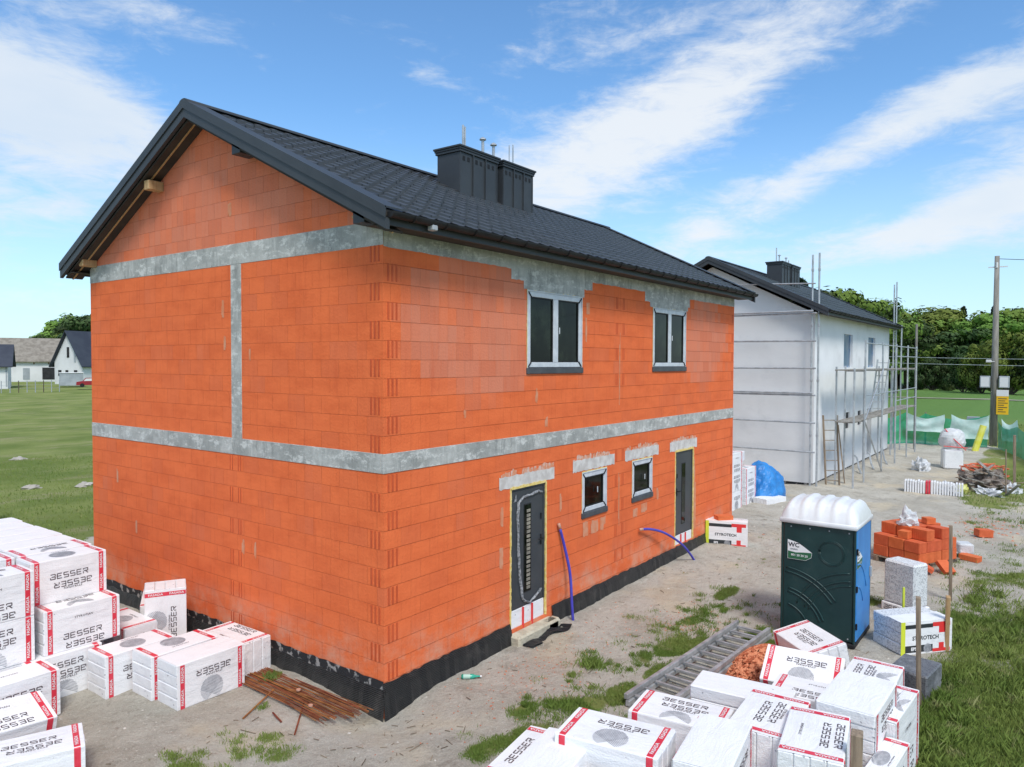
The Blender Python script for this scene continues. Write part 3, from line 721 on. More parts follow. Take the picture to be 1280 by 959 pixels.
mb=MB(); mb.box(.38,.48,-.52,-.42,5.93,6.0,.01); obj('downpipe_outlet',mb,mt['greymetal'],H)
def zr(y): return 8.29-.492*abs(y-YR)
for y in(5.5,2.8,8.0,.12):
    if y in(5.5,8.0): 
        mb=MB(); zz=zr(y)-.44 if y==5.5 else zr(y)-.32; mb.box(-.27 if y==5.5 else -.27,-.004,y-.08,y+.08,zz-.02,zz+.14,.008); obj('purlin',mb,mt['wood'],H)
    else:
        mb=MB(); mb.box(-.3,-.01,y-.09,y+.12,zr(y)-.34,zr(y)-.16,.006); obj('purlin_cover',mb,mt['trim'],H)
mb=MB(); mb.box(-.27,-.01,-.02,.3,6.065,6.1,.004); obj('wall_plate',mb,mt['wood'],H)
# dark boards under the left verge, thin batten
for s in(-1,1):
    mb=MB(); a=(-.15,YR,8.29-.24); b2=(-.15,YR+s*(YR+.35),8.29-.24-.492*(YR+.35)); mb.bar(a,b2,.30,.03); obj('verge_soffit',mb,mt['soffit'],H)
    mb=MB(); mb.bar((-.17,a[1],a[2]-.02),(-.17,b2[1],b2[2]-.02),.025,.02); obj('batten',mb,mt['wood'],H)
def chimney(P,x0,x1,y0,y1,z0,z1,name='chimney'):
    mb=MB(); mb.box(x0,x1,y0,y1,z0,z1,.006); c=obj(name,mb,mt['trim'],P)
    mb=MB(); n=3
    for k in range(1,n): 
        x=x0+(x1-x0)*k/n; mb.box(x-.012,x+.012,y0-.03,y0-.002,z0,z1)
    for x in(x0+.012,x1-.012): mb.box(x-.012,x+.012,y0-.012,y0-.002,z0,z1)
    obj('standing_seam',mb,mt['trim'],c)
    mb=MB(); mb.box(x0-.03,x1+.03,y0-.03,y1+.03,z1+.002,z1+.05,.004); mb.box(x0-.045,x1+.045,y0-.045,y1+.045,z1+.052,z1+.09,.004); mb.box(x0-.065,x1+.065,y0-.065,y1+.065,z1+.092,z1+.13,.006); obj('cap',mb,mt['trim'],c)
    mb=MB()
    for k in range(n):
        for j in range(2):
            x=x0+(x1-x0)*(k+.3+.36*j)/n; mb.box(x-.035,x+.035,y0-.006,y0-.001,z1-.16,z1-.07)
    obj('vent_slot',mb,mt['black'],c); return c
c1=chimney(H,4.76,5.98,2.8,3.42,7.3,8.5); c2=chimney(H,6.2,7.32,2.8,3.42,7.3,8.5)
for c,x,z,r,hat in((c1,5.03,9.12,.022,0),(c1,5.09,9.1,.02,0),(c1,5.68,8.98,.032,1),(c1,6.05,8.95,.032,1),(c2,6.62,9.08,.012,0),(c2,6.76,9.12,.016,0)):
    mb=MB(); mb.tube([(x,2.95,8.6),(x,2.95,z)],r,8)
    if hat: mb.tube([(x,2.95,z-.01),(x,2.95,z+.015),(x,2.95,z+.05)],[.075,.07,.015],10)
    obj('vent_pipe',mb,[mt['galv']],c)

# ------------------------------------------------------------------ white house behind
H2=thing('rendered_house','two storey house with white base coat and dark roof wrapped in scaffolding','house',(0,0,0))
X2,L2,Y2=21.6,14.45,.2
W2=[(26.1,27.7,4.05,5.45),(30.9,32.5,4.05,5.45),(24.75,25.35,1.5,2.1),(26.5,27.3,1.45,2.15),(28.9,29.6,1.45,2.1)]; D2=[(30.9,31.9,-.1,2.1)]
mb=MB(); wall_y(mb,Y2,X2,X2+L2,-.2,6.1,W2+D2,.35,0); 
q=[(X2,Y2,-.2),(X2,W,-.2),(X2,W,6.05),(X2,YR,8.02),(X2,Y2,6.05)]; mb.poly(q[::-1],1)
q=[(X2+L2,Y2,-.2),(X2+L2,W,-.2),(X2+L2,W,6.05),(X2+L2,YR,8.02),(X2+L2,Y2,6.05)]; mb.poly(q,1); mb.poly([(X2+L2,W,-.2),(X2,W,-.2),(X2,W,6.1),(X2+L2,W,6.1)],1)
obj('wall',mb,[mt['render'],mt['render_shade']],H2)
mb=MB(); mb.box(X2+.03,X2+L2-.03,Y2+.03,W-.03,-.6,-.201); obj('plinth',mb,mt['bitumen'],H2)
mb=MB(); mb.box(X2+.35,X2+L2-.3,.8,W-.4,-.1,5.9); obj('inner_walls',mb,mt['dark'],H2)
build_roof(H2,X2,L2,-.35,0,8.33,.492,YR,False,.45)
for a,b2,c,d in W2:
    mb=MB(); y=Y2+(.1 if d>3 else .06); f=.07 if d>3 else .04
    mb.box(a,a+f,y,y+.06,c,d); mb.box(b2-f,b2,y,y+.06,c,d); mb.box(a+f,b2-f,y,y+.06,c,c+f); mb.box(a+f,b2-f,y,y+.06,d-f,d)
    w=obj('window',mb,M('film_covered_frame',(.05,.2,.42),(.4,.42,.45),2,.5) if d>3 else mt['door'],H2)
    mb=MB(); mb.box(a+f,b2-f,y+.02,y+.03,c+f,d-f); obj('pane',mb,mt['glass'] if d<3 else M('filmed_pane',(.07,.16,.26),(.2,.24,.3),1.2,.3),w)
for a,b2,c,d in D2:
    mb=MB(); mb.box(a,b2,Y2+.2,Y2+.26,c,d); obj('door',mb,mt['door'],H2)
c3=chimney(H2,26.2,27.4,2.8,3.45,7.3,8.55); c4=chimney(H2,27.7,28.9,2.8,3.45,7.3,8.55)
for c,x,z,hat in((c3,26.4,9.3,0),(c3,26.8,9.0,1),(c4,27.8,9.0,1),(c4,28.2,8.95,0)):
    mb=MB(); mb.tube([(x,3.1,8.6),(x,3.1,z)],.025,6)
    if hat: mb.tube([(x,3.1,z),(x,3.1,z+.05)],[.08,.02],8)
    obj('vent_pipe',mb,mt['galv'],c)

# ------------------------------------------------------------------ scaffolding
def scaffold_pole(mb,x,y,z1,z0=-.32,r=.034): mb.tube([(x,y,z0),(x,y,z1)],r,6)
S1=thing('scaffold','tall galvanised scaffold frames along the shaded gable wall of the white house','scaffold',(0,0,0))
for x,y,z1 in((21.3,.23,8.15),(21.3,.0,8.2),(20.75,7.9,8.0),(21.3,7.9,8.0)):
    mb=MB(); scaffold_pole(mb,x,y,z1); mb.cbox((x,y,-.3),(.07,.07,.02)); 
    for k in range(4): mb.cbox((x,y,1.6+2*k),(.04,.04,.05),.01)
    obj('pole',mb,mt['galv'],S1)
for z in(1.02,2.05,3.05,4.05,5.05,6.0):
    mb=MB(); r=.045 if z in(6.0,) else .026; mb.tube([(21.0,.0,z+rnd(-.03,.03)),(21.0,8.0,z+rnd(-.03,.03))],.034,6); 
    if z in(6.0,3.05): mb.tube([(20.95,.1,z+.1),(20.95,8.0,z+.09)],.034,6)
    obj('rail',mb,mt['galv'],S1)
mb=MB(); mb.tube([(21.2,.1,7.1),(21.2,3.6,7.25)],.025,6); obj('rail',mb,mt['galv'],S1)
S2=thing('scaffold','two level scaffold with plank decks along the bright long wall of the white house','scaffold',(0,0,0))
XS=[21.9,23.7,27.1,30.2,33.3,35.9]
for i,x in enumerate(XS):
    mb=MB(); scaffold_pole(mb,x,-1.1,5.1 if i else 4.05); obj('pole',mb,mt['galv'],S2)
    if i==0: x=22.3
    mb=MB(); scaffold_pole(mb,x,-.4,4.1 if i<5 else 6.2); obj('pole',mb,mt['galv'],S2)
    if i>0:
        for z in(2.02,3.93):
            mb=MB(); mb.tube([(x,-1.1,z),(x,-.4,z)],.025,6); obj('transom',mb,mt['galv'],S2)
for z,x0,x1 in((2.1,22.0,36.0),(4.0,21.9,36.1)):
    for k in range(3):
        mb=MB(); mb.box(x0+k*.05,x1-k*.04,-1.08+k*.23,-1.08+k*.23+.21,z-.045,z,.006); obj('deck_plank',mb,mt['greywood'],S2)
for z,x0 in((5.0,23.7),(4.55,30.2),(3.0,23.7),(2.55,30.2)):
    mb=MB(); mb.tube([(x0,-1.12,z),(36.0,-1.12,z)],.022,6); obj('rail',mb,mt['galv'],S2)
for a,b2 in(((23.7,-1.12,2.1),(27.1,-1.12,4.0)),((27.1,-1.12,-.25),(23.7,-1.12,2.0))):
    mb=MB(); mb.tube([a,b2],.03,6); obj('brace',mb,mt['galv'],S2)
for x,y,z1 in((34.6,.0,8.3),(35.3,.0,8.5)):
    mb=MB(); scaffold_pole(mb,x+1.2,y-.05,z1); obj('pole',mb,mt['galv'],S2)
mb=MB(); mb.tube([(33,-.1,7.3),(36.4,-.1,7.35)],.022,6); obj('rail',mb,mt['galv'],S2)
o=MB(); scaffold_pole(o,37.2,-.9,6.3,-.4,.06); o=obj('wooden_pole',o,mt['roadpole']); tag(o,'thin grey pole standing beyond the far end of the scaffold','pole')
def ladder(a,b2,w,label,mat,rungs,side=(0,1,0),name='ladder',r=.025,group=None):
    a=Vector(a);b2=Vector(b2);s=Vector(side).normalized()*w/2; t=thing(name,label,'ladder',tuple(a),group)
    for k in(-1,1):
        mb=MB(); mb.bar(s*k,(b2-a)+s*k,r*1.6,r*2.6,bev=.004); obj('rail',mb,mat,t)
    for i in range(rungs):
        f=(i+.5)/rungs; p=(b2-a)*f; mb=MB(); mb.tube([p-s,p+s],r*.6,6); obj('rung',mb,mat,t)
    return t
ladder((22.2,-.35,-.3),(22.25,-.2,2.3),.5,'wooden ladder leaning from the ground to the lower scaffold deck',mt['oldwood'],7,(.6,-.8,0))
ladder((29.0,-.55,2.1),(29.2,-.75,4.4),.5,'metal ladder standing on the lower scaffold deck up to the upper one',mt['galv'],8,(.6,-.8,0))
mb=MB(); mb.bar((22.95,-.6,-.3),(22.9,-.35,1.9),.2,.04); o=obj('plank',mb,mt['oldwood']); tag(o,'brown plank leaning upright against the scaffold beside the wooden ladder','plank')
for i,(x,y) in enumerate(((29.6,-.9),(27.5,-.75),(25.8,-.6))):
    mb=MB(); P=[(x,y,-.27),(x+.5,y+.2,-.1),(x+.9,y+.35,.25),(x+1.1,y+.45,.8 if i==0 else .3),(x+1.25,y+.5,.3)]
    mb.tube(P,.035,6); o=obj('cable_conduit',mb,mt['galv']); tag(o,['grey flexible conduit arching up by the far door of the white house','grey conduit lying in a loop at the foot of the white wall','grey conduit trailing near the front end of the white wall'][i],'conduit')

# ------------------------------------------------------------------ insulation packs
def text_mb(s,size,bold=.0,res=2,sx=1.0):
    cu=bpy.data.curves.new('txt','FONT'); cu.body=s; cu.size=size; cu.align_x='CENTER'; cu.align_y='CENTER'; cu.resolution_u=res; cu.offset=bold
    o=bpy.data.objects.new('txt',cu); COL.objects.link(o); dg=bpy.context.evaluated_depsgraph_get(); me=bpy.data.meshes.new_from_object(o.evaluated_get(dg))
    mb=MB(); mb.raw([(v.co.x*sx,v.co.y,0) for v in me.vertices],[tuple(p.vertices) for p in me.polygons])
    bpy.data.objects.remove(o); bpy.data.curves.remove(cu); bpy.data.meshes.remove(me); return mb
G_={'B':[((0,1),(.9,1)),((.9,1.03),(.9,.55)),((.2,.5),(.9,.5)),((.9,.45),(.9,-.03)),((0,0),(.9,0)),((0,.0),(0,.38))],
'E':[((0,1),(.9,1)),((0,1.03),(0,-.03)),((0,.5),(.8,.5)),((0,0),(.9,0))],
'S':[((.9,1),(0,1)),((0,1.03),(0,.5)),((0,.5),(.9,.5)),((.9,.5),(.9,-.03)),((.9,0),(0,0))],
'R':[((0,1),(.9,1)),((.9,1.03),(.9,.5)),((.1,.5),(.9,.5)),((0,.4),(0,-.03)),((.4,.5),(.95,-.02)),((0,.75),(0,1.03))]}
T_B=MB()
for i_,ch in enumerate('BESSER'):
    for a_,b_ in G_[ch]:
        A_=Vector((a_[0]*.068+i_*.088-.25,(a_[1]-.5)*.068,0)); B_=Vector((b_[0]*.068+i_*.088-.25,(b_[1]-.5)*.068,0)); d_=(B_-A_).normalized(); w_=Vector((-d_.y,d_.x,0))*.0062
        T_B.poly([A_-w_,B_-w_,B_+w_,A_+w_])
bw=max(v[0] for v in T_B.v)-min(v[0] for v in T_B.v); T_B.v=[(v[0]*.5/bw,v[1],v[2]) for v in T_B.v]
T_S=text_mb('STYROPIAN',.04,.0005,1,1.15); T_F=text_mb('FASADA',.048,.001,2,1.2); T_W=text_mb('W',.05)
def hatch():
    mb=MB(); r=.165; k=-r+.01
    for d in(0,1):
        k=-r+.012
        while k<r:
            h=math.sqrt(max(0,r*r-k*k)); w=.0042
            q=[(-h,k-w,0),(h,k-w,0),(h,k+w,0),(-h,k+w,0)]; a=.75 if d==0 else -.55
            mb.poly([(u*math.cos(a)-v*math.sin(a),u*math.sin(a)+v*math.cos(a),.0004*d) for u,v,_ in q]); k+=.0175
    return mb
HT=hatch()
def print_face(mb,M_,hgt,off):
    """repeat of the printed pattern over a face of width 1 and height hgt, M_ maps (u,v,0) to the face"""
    per=.82
    seq=[(0,'B',0),(-.125,'B',1),(-.185,'S',1),(-.385,'H',0),(-.585,'S',0)]
    k=-2
    while k<3:
        for dv,t_,fl in seq:
            v=off+k*per+dv
            e=.052 if t_=='B' else (.02 if t_=='S' else .15)
            if v-e<.01-0 or v+e>hgt-.01:
                if t_!='H' or v-.05<0 or v+.05>hgt: continue
            T=M_@Matrix.Translation((rnd(-.01,.01)+(.035 if fl else 0),v,.0))@(Matrix.Rotation(math.pi,4,'Z') if fl else Matrix())
            if t_=='H':
                h2=MB(); 
                for f in HT.f:
                    q=[HT.v[i] for i in f]; 
                    if all(.008<v+p_[1]<hgt-.008 for p_ in q): h2.poly(q,1)
                mb.add(h2,T)
            else: mb.add(T_B if t_=='B' else T_S,T@Matrix.Translation((0,0,.0008)),0)
        k+=1
def band(mb,u,w,hy,hz,b,o=.003):
    pr=[]; a,c=hy+o,hz+o
    pr=[(-a,-c+b),(-a,c-b),(-a+b,c),(a-b,c),(a,c-b),(a,-c+b),(a-b,-c),(-a+b,-c)]
    n=8
    vs=[(x,p[0],p[1]) for x in(u-w/2,u+w/2) for p in pr]; mb.raw(vs,[(k,(k+1)%n,n+(k+1)%n,n+k) for k in range(n)],0)
PK={}
HX,HY,HZ=.5,.25,.3
def pack_meshes(kind,var):
    key=(kind,var)
    if key in PK: return PK[key]
    st=random.getstate(); random.seed(hash(key[0]+str(var))%1000 if False else (len(PK)*13+5))
    mb=MB(); n=4
    for k in range(n):
        z0=-HZ+2*HZ*k/n; mb.box(-HX+rnd(0,.012),HX-rnd(0,.012),-HY+rnd(0,.004),HY-rnd(0,.004),z0+.001,z0+2*HZ/n-.001,.012)
    body=mb.mesh('slabs',mt['eps'])
    # wrap: a subdivided rounded sleeve, slightly wrinkled
    mb=MB(); nx_=14; pr=[]; b=.018; a,c=HY+.001,HZ+.001
    for p0,p1,m_ in(((-a,-c+b),(-a,c-b),5),((-a+b*.3,c-b*.3),(-a+b,c),1),((-a+b,c),(a-b,c),5),((a-b*.3,c-b*.3),(a,c-b),1),((a,c-b),(a,-c+b),5),((a-b*.3,-c+b*.3),(a-b,-c),1),((a-b,-c),(-a+b,-c),5),((-a+b*.3,-c+b*.3),(-a,-c+b),1)):
        for i in range(m_): f=i/m_; pr.append((p0[0]*(1-f)+p1[0]*f,p0[1]*(1-f)+p1[1]*f))
    m_=len(pr); vs=[]
    for i in range(nx_+1):
        x=-HX+.008+(2*HX-.016)*i/nx_
        for p in pr:
            d=.0012*noise.noise(Vector((x*6,p[0]*7,p[1]*7+var*9)))
            vs.append((x,p[0]*(1+d),p[1]*(1+d)))
    mb.raw(vs,[(i*m_+k,i*m_+(k+1)%m_,(i+1)*m_+(k+1)%m_,(i+1)*m_+k) for i in range(nx_) for k in range(m_)])
    sleeve=mb.mesh('foil_sleeve',mt['wrap'])
    stripe=MB()
    full=kind!='bare'
    for u in(-.42,.42):
        if full: band(stripe,u,.062,HY,HZ,.018)
        else:
            for s in(-1,1):
                y=s*(HY+.003); q=[(u-.031,y,-HZ+.01),(u+.031,y,-HZ+.01),(u+.031,y,HZ-.012),(u-.031,y,HZ-.012)]; stripe.poly(q if s<0 else q[::-1],0)
        for s in(-1,1):
            for v in(-.14,.16):
                Mf=(Matrix() if s<0 else Matrix.Rotation(math.pi,4,'Z'))@Matrix.Translation((u,-HY-.0045,v))@Matrix.Rotation(math.pi/2,4,'X')@Matrix.Rotation(math.pi/2,4,'Z')
                stripe.add(T_F,Mf,1)
        if full: stripe.add(T_F,Matrix.Translation((u,0,HZ+.0045))@Matrix.Rotation(math.pi/2,4,'Z'),1)
    sm=[]
    for s in(-1,1):
        q=MB(); q.v=stripe.v
        for f,m_ in zip(stripe.f,stripe.m):
            if stripe.v[f[0]][0]*s>0: q.f.append(f); q.m.append(m_)
        ids=sorted({i for f in q.f for i in f}); mp={a:b_ for b_,a in enumerate(ids)}; q2=MB(); q2.v=[q.v[i] for i in ids]; q2.f=[tuple(mp[i] for i in f) for f in q.f]; q2.m=q.m
        sm.append(q2.mesh('red_stripe',[mt['red'],mt['white']]))
    pm=MB(); off=(.54,.46,.20,.36)[var%4]
    FR=Matrix.Translation((0,-HY-.003,-HZ))@Matrix.Rotation(math.pi/2,4,'X')
    print_face(pm,FR,2*HZ,off); print_face(pm,Matrix.Rotation(math.pi,4,'Z')@FR,2*HZ,off+.2)
    if full:
        print_face(pm,Matrix.Translation((0,-HY,HZ+.003)),2*HY,(off+.25)%.74)
    pmn=pm.mesh('print',[mt['ink'],mt['hatch']])
    random.setstate(st)
    PK[key]=(body,sleeve,sm,pmn); return PK[key]
def pack(c,rz=0,lying=False,kind='full',var=0,label='',group='polystyrene packs',tilt=(0,0,0),S=(1,1,1),up=False):
    body,sleeve,sm,pm=pack_meshes(kind,var)
    o=link('insulation_pack',None); M_=Matrix.Translation(c)@Matrix.Rotation(R(rz),4,'Z')@Matrix.Rotation(R(tilt[0]),4,'X')@Matrix.Rotation(R(tilt[1]),4,'Y')
    if lying: M_=M_@Matrix.Rotation(-math.pi/2,4,'X')
    if up: M_=M_@Matrix.Rotation(math.pi/2,4,'Y')
    o.matrix_world=M_@Matrix.Diagonal((*S,1)); tag(o,label,'insulation pack',group)
    link('slabs',body,o)
    if kind!='plain':
        if kind!='naked': link('foil_sleeve',sleeve,o)
        link('red_stripe',sm[0],o); link('red_stripe',sm[1],o); link('print',pm,o)
    return o
GL='polystyrene packs stacked at the left edge'; GF='polystyrene packs lying left of the rusty rods'; GR='polystyrene packs heaped at the bottom right'; GB='polystyrene packs behind the brick house'
Z0=-.34
# cluster near the rods
pack((-1.19,2.33,Z0+.3),0,0,'bare',0,'bare topped white pack at the front of the small cluster, nearest the camera',GF)
pack((-1.26,2.87,Z0+.3),1,0,'full',1,'printed pack directly behind the bare topped pack left of the rods',GF)
pack((-.42,2.79,Z0+.25),91,1,'full',2,'pack touching the house wall at the end of the rusty rods',GF)
pack((-1.6,3.42,Z0+.29),1,0,'full',3,'pack whose blank end faces the camera in front of the big left stack',GF,S=(1,1,.97))
pack((-.62,4.35,Z0+.5),-28,0,'full',0,'pack standing upright on its end near the house wall',GF,up=True)
pack((-.35,5.1,Z0+.3),60,0,'full',2,'pack half hidden right behind the upright one by the wall',GF)
pack((-1.2,4.45,Z0+.3),90,0,'full',1,'shaded pack between the big stack and the upright pack',GF)
# big stack
pack((-2.38,3.95,Z0+.3),0,0,'full',1,'bottom pack of the right hand column at the front of the left stack',GL)
pack((-2.1,4.02,Z0+.9),0,0,'full',2,'middle pack jutting forward from the left stack above its bottom pack',GL)
pack((-2.12,4.37,Z0+1.5),0,0,'full',3,'top front pack on the right corner of the left stack',GL)
for k,(zz,v) in enumerate(((0,0),(.6,1),(1.2,2))):
    pack((-3.2,4.02,Z0+.3+zz),0,0,'full',v,['lowest pack of the front column cut by the left frame edge','middle pack of the front column cut by the left frame edge','top pack of the front column cut by the left frame edge'][k],GL)
pack((-3.12,3.46,Z0+.3),0,0,'full',0,'pack on the ground leaning on the foot of the left stack',GL)
pack((-3.5,2.68,-.09),-3,1,'full',2,'flat tilted pack lying low in front of the left stack',GL,tilt=(14,3,0))
pack((-3.54,1.66,-.12),-20,1,'full',3,'nearest pack in the bottom left corner of the picture',GL)
for j in range(6):
    for i in range(2):
        for k in range(3):
            x=-2.08-1.04*i+rnd(-.02,.02); y=4.92+j*.52
            if k==2: lab='bare white top pack in the rear rows of the left stack'
            else: lab='pack buried in the rear rows of the left stack'
            pack((x,y,Z0+.3+.6*k),0,0,'bare' if j or k<2 else 'full',(i+j+k)%4,lab,GL,tilt=(0,rnd(-.6,.6),0))
# right heap, lower layer first
def low(x,y,rz,v,lab,z=Z0+.3,lying=0): pack((x,y,z),rz,lying,'full',v,lab,GR)
low(-.62,-3.75,-81,0,'lower pack carrying the large flat printed pack of the right heap')
low(-1.35,-3.2,8,1,'lower pack at the far left tip of the right heap',Z0+.25,1)
low(-.25,-4.58,8,2,'lower pack under the bare ribbed pack in the middle of the right heap',Z0+.3)
low(.55,-5.3,6,3,'lower pack under the pack printed sideways next to the front stake',Z0+.3)
low(.85,-4.75,8,1,'lower pack buried in the middle of the right heap',Z0+.3)
low(1.72,-5.38,-2,0,'lower pack under the wide bare pack at the right of the heap',Z0+.3)
pack((-.60,-3.76,.505),-81,1,'full',0,'large flat pack at the left of the right heap with its print facing up',GR)
pack((-.98,-3.1,.23),8,1,'full',1,'printed pack showing a narrow strip at the far left corner of the right heap',GR,S=(1,1,1))
pack((-1.2,-3.42,.36),8,0,'bare',2,'plain white topped pack at the lower left of the right heap',GR)
pack((-1.5,-4.05,.35),14,1,'full',3,'pack at the bottom edge of the picture in front of the large flat one',GR)
pack((.72,-3.84,.23),-83,1,'full',1,'pack next to the ladder with print on top, far side of the right heap',GR)
pack((.62,-3.86,Z0+.2),-84,0,'full',2,'pack on the ground below the one next to the ladder',GR,S=(1,1,.65))
pack((-.22,-4.57,.5),8,0,'bare',0,'bare ribbed pack in the middle of the right heap',GR,S=(1,1,.85))
pack((1.62,-4.2,.2),-84,0,'plain',0,'plain slab stack standing at the back of the right heap by the rubble',GR,S=(1.1,1,1.0))
pack((.85,-4.74,.46),3,1,'full',3,'pack printed on top with red edge tape before the plain slab stack',GR,S=(1,.8,1))
pack((.52,-5.27,.5),9,1,'full',2,'pack with sideways print beside the front wooden stake',GR,S=(1,1,.92))
pack((1.71,-5.39,.48),-2,0,'bare',1,'wide bare topped pack at the right end of the right heap',GR,S=(1,1.15,.9))
pack((2.2,-5.68,.1),-4,0,'full',2,'lower pack along the right flank of the heap beside the grass',GR,S=(1.05,.5,1.4))
pack((1.15,-5.76,.02),-4,0,'full',1,'pack on the near right flank of the heap behind the front stake',GR,S=(1,.45,1.2))
pack((3.53,-4.36,-.05),-84,1,'full',0,'tilted pack leaning towards the camera above the brick rubble',GR,tilt=(30,0,0))
pack((4.72,-4.15,-.09),-133,1,'full',3,'pack lying askew at the far end of the heap before the toilet',GR,tilt=(14,0,0))
pack((3.35,-5.22,.08),0,1,'full',1,'far right pack of the heap next to the dark grey block',GR)
pack((2.62,-4.75,.0),-86,1,'full',2,'pack in the hollow between the tilted one and the wide bare one',GR)
pack((.35,-4.6,-.0),8,1,'full',3,'pack low in the gap at the bottom edge of the picture',GR)
pack((.12,-3.55,Z0+.25),-30,1,'full',1,'pack wedged between the large flat one and the ladder side of the heap',GR)
# behind the house
for k in range(3):
    for i in range(2):
        pack((15.6+i*1.3,1.15,Z0+.3+.6*k if i==0 else Z0+.3+.6*k),0,0,'full',(k+i)%4,['lowest','middle','top'][k]+' pack of the '+['left','right'][i]+' column behind the far corner of the brick house',GB) if not(i==1 and k==2) else None
pack((16.9,1.35,Z0+1.5),12,1,'plain',0,'plain slab lying on the column behind the house',GB,S=(1.2,.6,.5))
pack((17.4,.45,Z0+.12),-20,1,'plain',1,'flat plain slab on the ground in front of the blue tarpaulin',GB,S=(1.0,.45,.9))
# ------------------------------------------------------------------ blue tarpaulin
def blob_mesh(rx,ry,rz,n=28,m_=16,amp=.18,f=2.5,seed=0,flat=True):
    mb=MB(); vs=[]
    for j in range(m_+1):
        ph=(math.pi*.5)*j/m_ if flat else math.pi*(j/m_)-math.pi/2
        for i in range(n):
            th=2*math.pi*i/n; d=Vector((math.cos(th)*math.cos(ph),math.sin(th)*math.cos(ph),math.sin(ph)))
            k=1+amp*noise.noise(d*f+Vector((seed,0,0)))+amp*.5*noise.noise(d*f*3+Vector((seed,3,0)))
            vs.append((d.x*rx*k,d.y*ry*k,d.z*rz*k))
    mb.raw(vs,[(j*n+i,j*n+(i+1)%n,(j+1)*n+(i+1)%n,(j+1)*n+i) for j in range(m_) for i in range(n)]); return mb
mb=blob_mesh(.95,.7,1.2,48,26,.16,1.6,4); o=obj('tarpaulin',mb,mt['tarp'],None,False); at(o,(18.3,.95,-.36),.3); tag(o,'crumpled bright blue tarpaulin heaped over goods behind the house','tarpaulin')

# ------------------------------------------------------------------ portable toilet
T=thing('portable_toilet','dark green and blue portable toilet with white ribbed roof','portable toilet',(5.88,-4.5,-.33))
TW,TD,TH=1.15,1.15,1.92   # along y, along x
mb=MB(); mb.box(.02,TD-.02,.02,TW-.02,.08,TH,.02); obj('body',mb,mt['tdark'],T)
mb=MB(); mb.box(-.01,TD+.01,-.01,TW+.01,0,.075,.015); obj('base_skid',mb,mt['black'],T)
for x,y in((0,0),(TD,0),(0,TW),(TD,TW)):
    mb=MB(); mb.box(x-.028 if x else -.005,x+.005 if x else .028,y-.028 if y else -.005,y+.005 if y else .028,.075,TH-.01,.008); obj('corner_post',mb,mt['tdark'],T)
mb=MB(); mb.box(.06,TD-.06,-.012,.018,.1,TH-.02,.01); d=obj('door',mb,mt['tblue'],T)
mb=MB()
for r in(.35,.55): 
    P=[(.08+r*math.sin(a)*1.4,-.014,.35+r*math.cos(a)*1.8) for a in [k*.13 for k in range(0,9)]]; P=[q for q in P if q[0]<TD-.1]; mb.tube(P,.012,6)
obj('door_rib',mb,mt['tblue'],d,True)
# pressed curves on the green side (facing -x)
mb=MB()
def arc(cx,cy,r0,a0,a1,w=.014,sx=1.0):
    P=[]
    for k in range(25):
        a=R(a0+(a1-a0)*k/24); y=cx+r0*math.cos(a)*sx; z=cy+r0*math.sin(a)
        if .05<y<TW-.05 and .1<z<TH-.08: P.append((.018,y,z))
    if len(P)>2: mb.tube(P,w,6)
for r,a0,a1 in((1.05,15,88),(.98,15,88),(.72,0,80),(.66,0,80),(.45,10,75)): arc(TW-1.2+.0+1.1-.0,.05,r,180-a1,180-a0) if False else arc(1.15,.1,r,180-a0-20,180-a1)
for r in(.75,.82,.95): arc(.0,.25,r,20,88)
for k in range(2): arc(.36,1.48,.2-.02*k,0,360,.009)
obj('side_relief',mb,mt['tdark'],T,True)
for k in range(3):
    mb=MB(); z=.35+.6*k; mb.box(.05,.075,-.03,-.005,z-.05,z+.05,.004); obj('hinge',mb,mt['black'],T)
mb=MB(); mb.box(TD-.16,TD-.11,-.05,-.012,.95,1.12,.006); obj('door_latch',mb,mt['greymetal'],T)
mb=MB()
for y in(.1,.4,.7,1.0):
    for z in(.14,1.84): mb.tube([(.024,y,z),(.01,y,z)],.012,6)
obj('rivets',mb,mt['greymetal'],T)
mb=MB(); n1,n2=16,40; vs=[]
for i in range(n1+1):
    u=-1+2*i/n1
    for j in range(n2+1):
        v=-1+2*j/n2
        hx=(1-abs(u)**3.0)**(1/2.2); hy=(1-abs(v)**6)**(1/2.2)
        z=.34*hx*hy; 
        s=abs(((v*2.5)%1)-.5)*2
        rib=.03*sst(.45,.75,s)*(1 if abs(v)<.95 else 0)*(1 if hx>.02 else 0)
        vs.append((TD/2+u*(TD/2+.03),TW/2+v*(TW/2+.03),TH+.02+z+rib*min(1,hx*2)))
n=n2+1; fs=[(i*n+j,(i+1)*n+j,(i+1)*n+j+1,i*n+j+1) for i in range(n1) for j in range(n2)]
mb.raw(vs,fs)
mb.box(-.03,TD+.03,-.03,TW+.03,TH-.02,TH+.06,.012)
obj('roof',mb,mt['troof'],T,True)
